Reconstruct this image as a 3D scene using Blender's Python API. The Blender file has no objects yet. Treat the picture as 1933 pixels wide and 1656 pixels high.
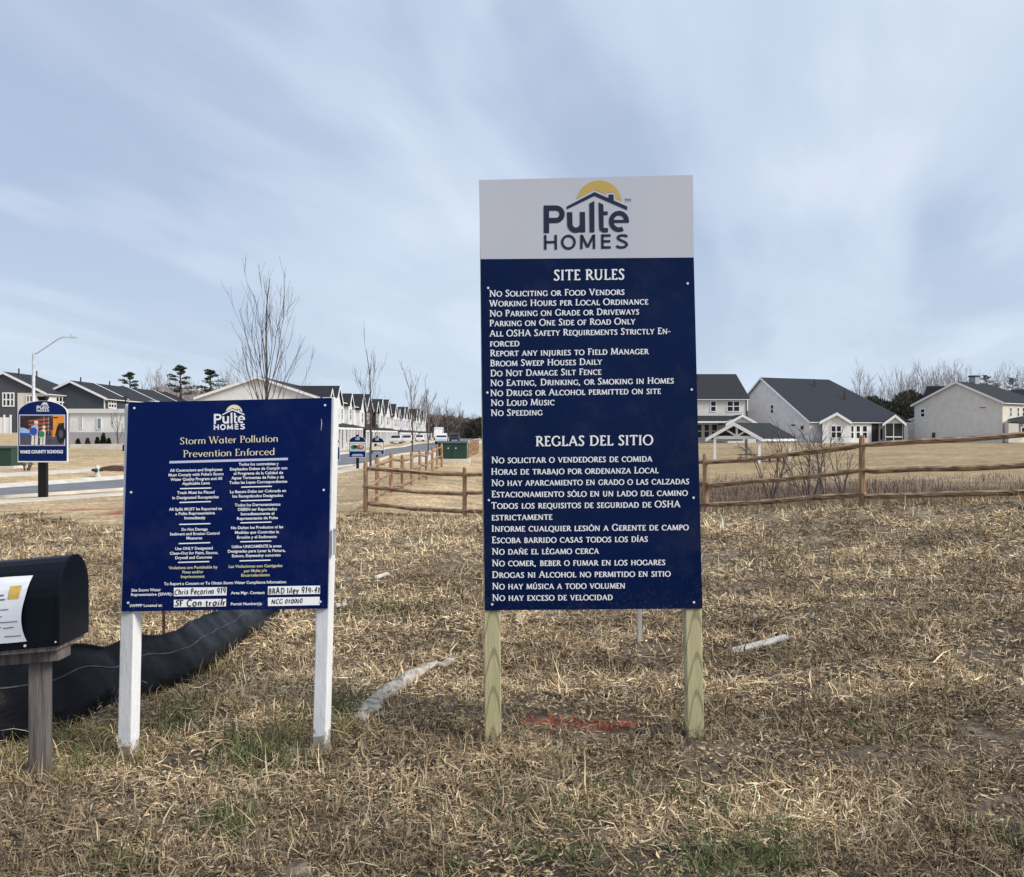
import bpy, bmesh, math, random
import numpy as np
from mathutils import Vector, Matrix

SC = bpy.context.scene
COL = SC.collection
rng = np.random.default_rng(7)
random.seed(7)
R = math.radians

# ------------------------------------------------------------------ camera
F, CX, HY, EYE = 1933.0, 966.5, 820.0, 1.7
cd = bpy.data.cameras.new('camera')
cd.sensor_fit = 'HORIZONTAL'; cd.sensor_width = 36.0; cd.lens = 36.0
cd.shift_y = -8.0 / 1933.0
cd.clip_start = 0.05; cd.clip_end = 5000
cam = bpy.data.objects.new('camera', cd); COL.objects.link(cam)
cam.location = (0, 0, EYE); cam.rotation_euler = (R(90), 0, 0)
SC.camera = cam

# ------------------------------------------------------------------ sky and sun
SUN_EL, SUN_AZ = 36.0, 113.0            # degrees; azimuth clockwise from +Y
world = bpy.data.worlds.new('World'); SC.world = world
world.use_nodes = True
nt = world.node_tree; nt.nodes.clear()
def N(tree, typ, **kw):
    n = tree.nodes.new(typ)
    for k, v in kw.items():
        setattr(n, k, v)
    return n
def L(tree, a, b): tree.links.new(a, b)
def mth(tree, op, a, b=None, c=None, clamp=False):
    n = N(tree, 'ShaderNodeMath', operation=op, use_clamp=clamp)
    for i, v in enumerate((a, b, c)):
        if v is None: continue
        if isinstance(v, (int, float)): n.inputs[i].default_value = v
        else: L(tree, v, n.inputs[i])
    return n.outputs[0]
sky = N(nt, 'ShaderNodeTexSky', sky_type='NISHITA', sun_disc=False)
sky.sun_elevation = R(SUN_EL); sky.sun_rotation = R(SUN_AZ)
sky.air_density = 1.0; sky.dust_density = 1.6; sky.ozone_density = 1.2
tc = N(nt, 'ShaderNodeTexCoord')
sp = N(nt, 'ShaderNodeSeparateXYZ'); L(nt, tc.outputs['Generated'], sp.inputs[0])
zz = mth(nt, 'ADD', mth(nt, 'MAXIMUM', sp.outputs[2], 0.0), 0.10)
u = mth(nt, 'DIVIDE', sp.outputs[0], zz); v = mth(nt, 'DIVIDE', sp.outputs[1], zz)
cb = N(nt, 'ShaderNodeCombineXYZ'); L(nt, u, cb.inputs[0]); L(nt, v, cb.inputs[1])
def noise_layer(sx, sy, scale, detail, rot, dist, off):
    mp = N(nt, 'ShaderNodeMapping'); L(nt, cb.outputs[0], mp.inputs[0])
    mp.inputs['Rotation'].default_value = (0, 0, R(rot))
    mp2 = N(nt, 'ShaderNodeMapping'); L(nt, mp.outputs[0], mp2.inputs[0])
    mp2.inputs['Scale'].default_value = (sx, sy, 1); mp2.inputs['Location'].default_value = off
    no = N(nt, 'ShaderNodeTexNoise'); L(nt, mp2.outputs[0], no.inputs['Vector'])
    no.inputs['Scale'].default_value = scale; no.inputs['Detail'].default_value = detail
    no.inputs['Roughness'].default_value = 0.5; no.inputs['Distortion'].default_value = dist
    return no.outputs[0]
def ramp(tree, fac, stops, interp='EASE'):
    r = N(tree, 'ShaderNodeValToRGB'); L(tree, fac, r.inputs[0])
    r.color_ramp.interpolation = interp
    el = r.color_ramp.elements
    while len(el) < len(stops): el.new(0.5)
    for e, (p, c) in zip(el, stops):
        e.position = p; e.color = (*c, 1) if len(c) == 3 else c
    return r.outputs[0]
n4 = noise_layer(1.9, 0.8, 1.0, 7.0, 25, 0.9, (2.2, 7.1, 0))      # wisps
n1 = noise_layer(0.95, 0.24, 1.0, 5.0, 10, 0.6, (3.1, 0.4, 0))     # broad cirrus bands
n2 = noise_layer(2.6, 0.42, 1.0, 4.0, 14, 0.5, (0.6, 2.2, 0))       # finer streaks
n3 = noise_layer(0.5, 0.5, 1.0, 2.0, 0, 0.2, (5.0, 1.0, 0))         # thick soft sheets
s = mth(nt, 'ADD', mth(nt, 'MULTIPLY', n1, 0.62), mth(nt, 'MULTIPLY', n2, 0.11))
s = mth(nt, 'ADD', s, mth(nt, 'MULTIPLY', n3, 0.17)); s = mth(nt, 'ADD', s, mth(nt, 'MULTIPLY', n4, 0.08))
cloud_col = ramp(nt, s, [(0.40, (4.2, 5.0, 6.75)), (0.50, (5.2, 6.05, 7.4)), (0.62, (6.5, 7.2, 8.35))], 'EASE')
cov = ramp(nt, s, [(0.38, (0.78,) * 3), (0.56, (0.97,) * 3)], 'EASE')
mx = N(nt, 'ShaderNodeMix', data_type='RGBA')
L(nt, cov, mx.inputs[0]); L(nt, sky.outputs[0], mx.inputs[6]); L(nt, cloud_col, mx.inputs[7])
hz = mth(nt, 'MULTIPLY', mth(nt, 'SUBTRACT', 0.22, sp.outputs[2], clamp=True), 2.6, clamp=True)
mh = N(nt, 'ShaderNodeMix', data_type='RGBA')
L(nt, hz, mh.inputs[0]); L(nt, mx.outputs[2], mh.inputs[6]); mh.inputs[7].default_value = (5.6, 6.8, 7.95, 1)
bg = N(nt, 'ShaderNodeBackground'); bg.inputs[1].default_value = 0.1
L(nt, mh.outputs[2], bg.inputs[0])
wo = N(nt, 'ShaderNodeOutputWorld'); L(nt, bg.outputs[0], wo.inputs[0])

sl = bpy.data.lights.new('sun', 'SUN'); sl.energy = 2.9; sl.angle = R(20); sl.color = (1.0, 0.93, 0.835)
so = bpy.data.objects.new('sun', sl); COL.objects.link(so)
sd = Vector((math.sin(R(SUN_AZ)) * math.cos(R(SUN_EL)), math.cos(R(SUN_AZ)) * math.cos(R(SUN_EL)), math.sin(R(SUN_EL))))
so.rotation_euler = (-sd).to_track_quat('-Z', 'Y').to_euler(); so.location = (30, -10, 40)
SC.view_settings.view_transform = 'Standard'; SC.view_settings.look = 'None'
SC.view_settings.exposure = 0.24; SC.view_settings.gamma = 1.0
SC.render.engine = 'CYCLES'
SC.cycles.max_bounces = 6; SC.cycles.diffuse_bounces = 3; SC.cycles.glossy_bounces = 2

# ------------------------------------------------------------------ helpers
def at(px, py, Y):
    """point at depth Y that stands where the photograph's pixel (px, py) looks"""
    return Vector(((px - CX) / F * Y, Y, EYE - (py - HY) / F * Y))
def tag(o, label=None, cat=None, group=None, kind=None):
    if label: o['label'] = label
    if cat: o['category'] = cat
    if group: o['group'] = group
    if kind: o['kind'] = kind
    return o
def empty(name, loc, label=None, cat=None, group=None, rz=0.0):
    o = bpy.data.objects.new(name, None); COL.objects.link(o)
    o.location = loc; o.rotation_euler = (0, 0, rz); o.empty_display_size = 0.3
    return tag(o, label, cat, group)
def copy_tree(o, parent=None):
    c = o.copy(); COL.objects.link(c); c.parent = parent
    for ch in list(o.children): copy_tree(ch, c)
    return c
class MB:
    def __init__(s): s.v = []; s.f = []; s.m = []
    def face(s, pts, m=0):
        i = len(s.v); s.v += [tuple(p) for p in pts]; s.f.append(tuple(range(i, i + len(pts)))); s.m.append(m)
    def hexa(s, b, t, m=0):
        """b: four bottom points counter-clockwise seen from above, t: the four above them"""
        i = len(s.v); s.v += [tuple(p) for p in b] + [tuple(p) for p in t]
        for f in ((3, 2, 1, 0), (4, 5, 6, 7), (0, 1, 5, 4), (1, 2, 6, 5), (2, 3, 7, 6), (3, 0, 4, 7)):
            s.f.append(tuple(i + k for k in f)); s.m.append(m)
    def box(s, c, sz, rz=0.0, m=0):
        ca, sa = math.cos(rz), math.sin(rz); hx, hy, hz = sz[0] / 2, sz[1] / 2, sz[2] / 2
        q = [(-hx, -hy), (hx, -hy), (hx, hy), (-hx, hy)]
        w = [(c[0] + x * ca - y * sa, c[1] + x * sa + y * ca) for x, y in q]
        s.hexa([(x, y, c[2] - hz) for x, y in w], [(x, y, c[2] + hz) for x, y in w], m)
    def beam(s, p0, p1, w, d, wax=(1, 0, 0), m=0, taper=1.0):
        p0, p1 = Vector(p0), Vector(p1); a = (p1 - p0).normalized()
        wx = Vector(wax); wx = (wx - a * wx.dot(a)).normalized(); dx = a.cross(wx)
        o = [(-.5, -.5), (.5, -.5), (.5, .5), (-.5, .5)]
        s.hexa([p0 + wx * w * i + dx * d * j for i, j in o], [p1 + wx * w * taper * i + dx * d * taper * j for i, j in o], m)
    def prism(s, pts, off, m=0):
        """polygon pts extruded by the vector off"""
        n = len(pts); i = len(s.v); off = Vector(off)
        s.v += [tuple(p) for p in pts] + [tuple(Vector(p) + off) for p in pts]
        s.f.append(tuple(range(i, i + n))); s.m.append(m)
        s.f.append(tuple(range(i + 2 * n - 1, i + n - 1, -1))); s.m.append(m)
        for k in range(n):
            j = (k + 1) % n
            s.f.append((i + j, i + k, i + n + k, i + n + j)); s.m.append(m)
    def tube(s, path, rad, n=6, m=0, cap=True, squash=1.0, jit=0.0):
        path = [Vector(p) for p in path]; i0 = len(s.v); k = len(path)
        ref = Vector((0.31, 0.77, 0.2)).normalized()
        for j, p in enumerate(path):
            a = (path[min(j + 1, k - 1)] - path[max(j - 1, 0)]).normalized()
            if abs(a.dot(ref)) > 0.95: ref = Vector((1, 0, 0))
            x = (ref - a * ref.dot(a)).normalized(); y = a.cross(x)
            r = rad[j] if isinstance(rad, (list, tuple)) else rad
            for q in range(n):
                t = 2 * math.pi * q / n; rr = r * (1 + random.uniform(-jit, jit))
                s.v.append(tuple(p + x * math.cos(t) * rr + y * math.sin(t) * rr * squash))
        for j in range(k - 1):
            for q in range(n):
                a, b = i0 + j * n + q, i0 + j * n + (q + 1) % n
                s.f.append((a, b, b + n, a + n)); s.m.append(m)
        if cap:
            s.f.append(tuple(i0 + q for q in range(n))[::-1]); s.m.append(m)
            s.f.append(tuple(i0 + (k - 1) * n + q for q in range(n))); s.m.append(m)
    def build(s, name, mats, parent=None, origin=(0, 0, 0), smooth=False, bevel=0.0, loc=None):
        o0 = Vector(origin)
        me = bpy.data.meshes.new(name)
        me.from_pydata([tuple(Vector(p) - o0) for p in s.v], [], s.f)
        mats = mats if isinstance(mats, (list, tuple)) else [mats]
        for m in mats: me.materials.append(m)
        if len(mats) > 1: me.polygons.foreach_set('material_index', s.m)
        if smooth: me.polygons.foreach_set('use_smooth', [True] * len(s.f))
        me.update()
        o = bpy.data.objects.new(name, me); COL.objects.link(o)
        if parent is not None: o.parent = parent
        elif loc is not None: o.location = loc
        if bevel:
            b = o.modifiers.new('bevel', 'BEVEL'); b.width = bevel; b.segments = 2; b.limit_method = 'ANGLE'; b.angle_limit = R(40)
        return o
def solo(mb, name, mats, base, label, cat, group=None, kind=None, **kw):
    """a thing that is one mesh, its origin at its base"""
    return tag(mb.build(name, mats, None, base, loc=base, **kw), label, cat, group, kind)

# ------------------------------------------------------------------ materials
def mat(name, c1, c2=None, scale=8.0, rough=0.8, bump=0.0, bscale=40.0, stretch=(1, 1, 1), detail=4.0, lo=0.35, hi=0.65, spec=0.3, metal=0.0, extra=None):
    m = bpy.data.materials.new(name); m.use_nodes = True
    t = m.node_tree; b = t.nodes['Principled BSDF']
    b.inputs['Roughness'].default_value = rough; b.inputs['Metallic'].default_value = metal
    b.inputs['Specular IOR Level'].default_value = spec
    tcn = N(t, 'ShaderNodeTexCoord'); mp = N(t, 'ShaderNodeMapping'); L(t, tcn.outputs['Object'], mp.inputs[0])
    mp.inputs['Scale'].default_value = stretch
    if c2 is not None:
        no = N(t, 'ShaderNodeTexNoise'); L(t, mp.outputs[0], no.inputs['Vector'])
        no.inputs['Scale'].default_value = scale; no.inputs['Detail'].default_value = detail
        colr = ramp(t, no.outputs[0], [(lo, c1), (hi, c2)], 'LINEAR')
        if extra: colr = extra(t, mp, tcn, colr)
        L(t, colr, b.inputs['Base Color'])
    else:
        b.inputs['Base Color'].default_value = (*c1, 1)
    if bump:
        nb = N(t, 'ShaderNodeTexNoise'); L(t, mp.outputs[0], nb.inputs['Vector'])
        nb.inputs['Scale'].default_value = bscale; nb.inputs['Detail'].default_value = 5
        bp = N(t, 'ShaderNodeBump'); bp.inputs['Strength'].default_value = bump; bp.inputs['Distance'].default_value = 0.02
        L(t, nb.outputs[0], bp.inputs['Height']); L(t, bp.outputs[0], b.inputs['Normal'])
    return m
def siding(name, c1, pitch=0.2):
    """horizontal lap siding: a saw-tooth in the normal and a thin shadow joint"""
    def ex(t, mp, tcn, colr): return colr
    m = mat(name, tuple(x * 0.93 for x in c1), tuple(min(1, x * 1.05) for x in c1), scale=1.2, rough=0.7, extra=ex)
    t = m.node_tree; b = t.nodes['Principled BSDF']
    tcn = N(t, 'ShaderNodeTexCoord'); sp_ = N(t, 'ShaderNodeSeparateXYZ'); L(t, tcn.outputs['Object'], sp_.inputs[0])
    fr = mth(t, 'FRACT', mth(t, 'DIVIDE', sp_.outputs[2], pitch))
    bp = N(t, 'ShaderNodeBump'); bp.inputs['Strength'].default_value = 0.5; bp.inputs['Distance'].default_value = 0.03; bp.invert = True
    L(t, fr, bp.inputs['Height']); L(t, bp.outputs[0], b.inputs['Normal'])
    return m
def rings(t, mp, tcn, colr):
    """flat-sawn grain: dark rings cut into cathedral arches"""
    mp3 = N(t, 'ShaderNodeMapping'); L(t, tcn.outputs['Object'], mp3.inputs[0]); mp3.inputs['Scale'].default_value = (9, 9, 0.9)
    w = N(t, 'ShaderNodeTexWave', wave_type='RINGS', rings_direction='Y'); L(t, mp3.outputs[0], w.inputs['Vector'])
    w.inputs['Scale'].default_value = 1.6; w.inputs['Distortion'].default_value = 4.0; w.inputs['Detail'].default_value = 2; w.inputs['Detail Scale'].default_value = 0.8
    k = ramp(t, w.outputs['Fac'], [(0.0, (0.62,) * 3), (0.2, (1,) * 3)], 'EASE')
    mm = N(t, 'ShaderNodeMix', data_type='RGBA', blend_type='MULTIPLY'); mm.inputs[0].default_value = 1
    L(t, colr, mm.inputs[6]); L(t, k, mm.inputs[7]); return mm.outputs[2]
def muddy_foot(t, mp, tcn, colr):
    """splashed soil and scuffs on the lowest decimetre of a painted post"""
    s_ = N(t, 'ShaderNodeSeparateXYZ'); L(t, tcn.outputs['Object'], s_.inputs[0])
    no = N(t, 'ShaderNodeTexNoise'); L(t, tcn.outputs['Object'], no.inputs['Vector']); no.inputs['Scale'].default_value = 28; no.inputs['Detail'].default_value = 4
    h = mth(t, 'SUBTRACT', mth(t, 'ADD', mth(t, 'MULTIPLY', no.outputs[0], 0.30), 0.135), s_.outputs[2])
    k = mth(t, 'MULTIPLY', h, 22.0, clamp=True)
    mm = N(t, 'ShaderNodeMix', data_type='RGBA'); L(t, k, mm.inputs[0]); L(t, colr, mm.inputs[6]); mm.inputs[7].default_value = (0.33, 0.29, 0.24, 1)
    return mm.outputs[2]
def dusty(t, mp, tcn, colr):
    """a thin film of dried dust in patches and rain splash along the lowest edge of a printed panel"""
    s_ = N(t, 'ShaderNodeSeparateXYZ'); L(t, tcn.outputs['Object'], s_.inputs[0])
    no = N(t, 'ShaderNodeTexNoise'); L(t, tcn.outputs['Object'], no.inputs['Vector']); no.inputs['Scale'].default_value = 5; no.inputs['Detail'].default_value = 9; no.inputs['Roughness'].default_value = .65
    sp2 = N(t, 'ShaderNodeTexNoise'); L(t, tcn.outputs['Object'], sp2.inputs['Vector']); sp2.inputs['Scale'].default_value = 70; sp2.inputs['Detail'].default_value = 3
    film = mth(t, 'MULTIPLY', mth(t, 'SUBTRACT', no.outputs[0], 0.50, clamp=True), 0.14)
    low = mth(t, 'MULTIPLY', mth(t, 'SUBTRACT', 1.02, s_.outputs[2], clamp=True), 1.1, clamp=True)
    spl = mth(t, 'MULTIPLY', mth(t, 'MULTIPLY', mth(t, 'SUBTRACT', sp2.outputs[0], 0.56, clamp=True), low), 1.6, clamp=True)
    mm = N(t, 'ShaderNodeMix', data_type='RGBA'); L(t, mth(t, 'ADD', film, spl, clamp=True), mm.inputs[0]); L(t, colr, mm.inputs[6]); mm.inputs[7].default_value = (0.36, 0.31, 0.25, 1)
    return mm.outputs[2]
M = {}
M['white_post'] = mat('white_post_paint', (0.72, 0.73, 0.74), (0.82, 0.82, 0.82), scale=14, rough=0.5, bump=0.15, bscale=60, stretch=(1, 1, .3), extra=muddy_foot)
M['white'] = mat('white_trim_paint', (0.74, 0.75, 0.76), (0.82, 0.82, 0.82), scale=3, rough=0.55)
M['offwhite'] = mat('weathered_white', (0.6, 0.6, 0.58), (0.74, 0.74, 0.72), scale=20, rough=0.6)
M['navy'] = mat('navy_print', (0.0006, 0.0075, 0.046), (0.0010, 0.010, 0.056), scale=1.1, rough=0.2, spec=0.12, extra=dusty, bump=0.03, bscale=3)
M['royal'] = mat('royal_print', (0.0005, 0.0070, 0.066), (0.0008, 0.009, 0.078), scale=1.3, rough=0.25, spec=0.08, extra=dusty, bump=0.03, bscale=3)
M['steelblue'] = mat('small_sign_blue', (0.003, 0.014, 0.085), (0.005, 0.018, 0.10), scale=2, rough=0.45, spec=0.1)
M['panel_white'] = mat('panel_white_print', (0.49, 0.50, 0.545), (0.53, 0.54, 0.58), scale=1.2, rough=0.45, spec=0.35)
M['ply'] = mat('panel_edge', (0.30, 0.31, 0.33), (0.4, 0.4, 0.42), scale=20)
M['ink_white'] = mat('white_ink', (0.82, 0.84, 0.86), rough=0.5)
M['box_white'] = mat('write_in_white', (0.90, 0.91, 0.92), rough=0.5)
M['ink_cream'] = mat('cream_ink', (0.78, 0.72, 0.50), rough=0.5)
M['ink_yellow'] = mat('pale_yellow_ink', (0.62, 0.60, 0.36), rough=0.5)
M['ink_lilac'] = mat('lilac_ink', (0.52, 0.55, 0.75), rough=0.5)
M['ink_navy'] = mat('navy_ink', (0.010, 0.016, 0.045), rough=0.5)
M['ink_black'] = mat('marker_ink', (0.01, 0.01, 0.014), rough=0.5)
M['gold'] = mat('gold_ink', (0.52, 0.36, 0.10), (0.58, 0.40, 0.12), scale=3, rough=0.5)
M['screw'] = mat('screw_head', (0.75, 0.76, 0.78), rough=0.3, spec=0.5)
M['pine_post'] = mat('treated_pine', (0.40, 0.37, 0.20), (0.52, 0.47, 0.28), scale=6, rough=0.75, bump=0.2, bscale=30, stretch=(6, 6, .4), extra=rings)
M['grey_wood'] = mat('weathered_post_wood', (0.09, 0.077, 0.074), (0.20, 0.175, 0.165), scale=7, rough=0.85, bump=0.35, bscale=30, stretch=(7, 7, .35))
M['stake'] = mat('grey_stake_wood', (0.27, 0.25, 0.24), (0.42, 0.39, 0.36), scale=7, stretch=(6, 6, .4))
M['rail'] = mat('split_rail_wood', (0.14, 0.083, 0.048), (0.49, 0.34, 0.215), scale=5, rough=0.85, bump=0.5, bscale=18, stretch=(1.0, 1.0, 6), detail=5)
M['fence_post'] = mat('split_post_wood', (0.22, 0.125, 0.07), (0.48, 0.31, 0.195), scale=5, rough=0.85, bump=0.5, bscale=18, stretch=(6, 6, .7), detail=5)
M['black_metal'] = mat('mailbox_paint', (0.0035, 0.006, 0.010), (0.005, 0.008, 0.013), scale=9, rough=0.42, spec=0.13, bump=0.04, bscale=20)
M['black_post'] = mat('black_post_paint', (0.008, 0.008, 0.010), rough=0.5)
M['paper'] = mat('paper', (0.76, 0.79, 0.84), (0.84, 0.86, 0.90), scale=8, rough=0.6)
M['sticker'] = mat('amber_sticker', (0.58, 0.36, 0.06), (0.72, 0.48, 0.12), scale=60, rough=0.6)
M['print_grey'] = mat('printed_lines', (0.16, 0.18, 0.22), rough=0.7)
M['fabric'] = mat('silt_fabric', (0.0022, 0.0027, 0.0042), (0.0045, 0.005, 0.0075), scale=12, rough=0.36, spec=0.12, bump=0.35, bscale=7, stretch=(1, 1, 2.2))
M['seam'] = mat('fabric_seam', (0.03, 0.031, 0.036), (0.085, 0.085, 0.09), scale=14, rough=0.6)
M['rust'] = mat('rusty_stake', (0.05, 0.022, 0.018), (0.10, 0.045, 0.03), scale=30)
M['galv'] = mat('galvanised_steel', (0.46, 0.47, 0.48), (0.6, 0.61, 0.62), scale=5, rough=0.45, metal=0.3)
M['log'] = mat('rotten_log', (0.24, 0.205, 0.165), (0.58, 0.53, 0.455), scale=18, rough=0.9, bump=0.8, bscale=22, stretch=(1, 1, 1), detail=7, lo=0.34, hi=0.60)
M['board'] = mat('bleached_board', (0.40, 0.38, 0.35), (0.60, 0.58, 0.54), scale=10, rough=0.8, bump=0.2)
M['asphalt'] = mat('asphalt', (0.16, 0.165, 0.178), (0.205, 0.21, 0.222), scale=0.7, rough=0.9, bump=0.15, bscale=60)
M['concrete'] = mat('kerb_concrete', (0.55, 0.51, 0.44), (0.70, 0.66, 0.58), scale=1.5, rough=0.85, bump=0.1)
M['walk'] = mat('sidewalk_concrete', (0.56, 0.52, 0.45), (0.69, 0.65, 0.57), scale=1.2, rough=0.85, bump=0.1)
M['box_green'] = mat('transformer_green', (0.016, 0.045, 0.032), (0.024, 0.06, 0.042), scale=2, rough=0.5)
M['hydrant'] = mat('hydrant_paint', (0.55, 0.58, 0.53), (0.66, 0.68, 0.63), scale=8, rough=0.5)
M['shingle'] = mat('dark_shingle', (0.019, 0.021, 0.025), (0.034, 0.037, 0.042), scale=6, rough=0.9, bump=0.5, bscale=14, detail=6)
M['shingle_blue'] = mat('slate_shingle', (0.020, 0.024, 0.033), (0.034, 0.040, 0.051), scale=6, rough=0.9, bump=0.5, bscale=14, detail=6)
M['sid_white'] = siding('white_siding', (0.72, 0.72, 0.70))
M['sid_pale'] = siding('pale_grey_siding', (0.66, 0.66, 0.70))
M['sid_beige'] = siding('beige_siding', (0.67, 0.635, 0.59))
M['sid_cream'] = siding('cream_siding', (0.66, 0.62, 0.53))
M['sid_dark'] = siding('charcoal_siding', (0.075, 0.082, 0.092))
M['sid_slate'] = siding('slate_blue_siding', (0.050, 0.060, 0.075))
M['sid_brown'] = siding('dark_brown_siding', (0.055, 0.042, 0.040))
M['sid_grey'] = siding('mid_grey_siding', (0.34, 0.34, 0.34))  # chimney grey; on the low building it colours a white fence as shaded
M['glass'] = mat('window_glass', (0.014, 0.017, 0.022), rough=0.22, spec=0.25)
M['glass_blue'] = mat('pale_window_glass', (0.20, 0.24, 0.32), rough=0.2, spec=0.4)
M['door_dark'] = mat('dark_door', (0.025, 0.022, 0.022), rough=0.5)
M['screen'] = mat('porch_screen', (0.022, 0.022, 0.024), (0.035, 0.035, 0.037), scale=2, rough=0.8)
M['soffit'] = mat('pavilion_ceiling_wood', (0.11, 0.085, 0.065), (0.16, 0.12, 0.09), scale=4)
M['bark'] = mat('sapling_bark', (0.055, 0.042, 0.038), (0.12, 0.095, 0.085), scale=12, rough=0.9, stretch=(2, 2, .5))
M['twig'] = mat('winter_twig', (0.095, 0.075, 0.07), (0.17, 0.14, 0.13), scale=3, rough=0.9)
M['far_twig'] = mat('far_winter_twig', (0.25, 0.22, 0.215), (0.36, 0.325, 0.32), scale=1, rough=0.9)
M['needle'] = mat('pine_needle', (0.018, 0.030, 0.016), (0.055, 0.062, 0.034), scale=1.2, rough=0.9)
M['thicket'] = mat('dark_thicket_leaf', (0.016, 0.020, 0.014), (0.05, 0.05, 0.038), scale=.6, rough=0.9)
M['bushy'] = mat('conifer_shrub', (0.012, 0.022, 0.014), (0.045, 0.05, 0.03), scale=4, rough=0.9)
M['bush_brown'] = mat('bronze_shrub', (0.07, 0.04, 0.03), (0.13, 0.075, 0.05), scale=4, rough=0.9)
M['wood_mass'] = mat('far_brown_wood', (0.075, 0.058, 0.052), (0.16, 0.13, 0.115), scale=0.25, rough=0.95)
M['mulch'] = mat('red_brown_mulch', (0.05, 0.025, 0.018), (0.10, 0.055, 0.04), scale=9, rough=0.95, bump=0.8)
M['car_white'] = mat('white_car_paint', (0.75, 0.76, 0.78), rough=0.25, spec=0.5)
M['car_dark'] = mat('dark_car_paint', (0.03, 0.033, 0.04), rough=0.25, spec=0.5)
M['tyre'] = mat('tyre_rubber', (0.015, 0.015, 0.016), rough=0.85)
M['metal_dark'] = mat('dark_metal', (0.04, 0.04, 0.042), rough=0.5)
M['pic_rust'] = mat('photo_print_brick_red', (0.25, 0.06, 0.03), (0.40, 0.11, 0.055), scale=9, stretch=(1, 1, 6))
M['pic_dark'] = mat('photo_print_dark', (0.018, 0.018, 0.026), (0.05, 0.035, 0.035), scale=7)
M['pic_orange'] = mat('photo_print_orange', (0.70, 0.24, 0.04), (0.78, 0.32, 0.06), scale=6)
M['pic_grey'] = mat('photo_print_asphalt', (0.065, 0.065, 0.09), (0.10, 0.10, 0.13), scale=6)
M['pic_sky'] = mat('photo_print_pale_blue', (0.28, 0.42, 0.62), (0.40, 0.54, 0.72), scale=6)
M['pic_blue'] = mat('photo_print_blue', (0.03, 0.08, 0.38), rough=0.6)
M['pic_green'] = mat('photo_print_green', (0.03, 0.20, 0.09), rough=0.6)
M['pic_skin'] = mat('photo_print_tan', (0.55, 0.36, 0.24), rough=0.6)
M['pic_cream'] = mat('photo_print_cream', (0.70, 0.66, 0.55), (0.76, 0.72, 0.62), scale=5)

# ------------------------------------------------------------------ value noise (numpy)
def vnoise(x, y, seed=0):
    xi = np.floor(x).astype(np.int64); yi = np.floor(y).astype(np.int64); fx = x - xi; fy = y - yi
    fx = fx * fx * (3 - 2 * fx); fy = fy * fy * (3 - 2 * fy)
    def h(a, b):
        n = (a * 374761393 + b * 668265263 + seed * 1442695041) & 0xffffffff
        n = ((n ^ (n >> 13)) * 1274126177) & 0xffffffff
        return ((n ^ (n >> 16)) & 0xffff) / 65535.0
    return (h(xi, yi) * (1 - fx) + h(xi + 1, yi) * fx) * (1 - fy) + (h(xi, yi + 1) * (1 - fx) + h(xi + 1, yi + 1) * fx) * fy
def fbm(x, y, seed=0, o=3):
    a = 0; w = 0.5; t = 0
    for k in range(o):
        a = a + w * vnoise(x * 2 ** k, y * 2 ** k, seed + k); t += w; w *= 0.5
    return a / t
def sstep(a, b, x):
    t = np.clip((x - a) / (b - a), 0, 1); return t * t * (3 - 2 * t)

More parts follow.
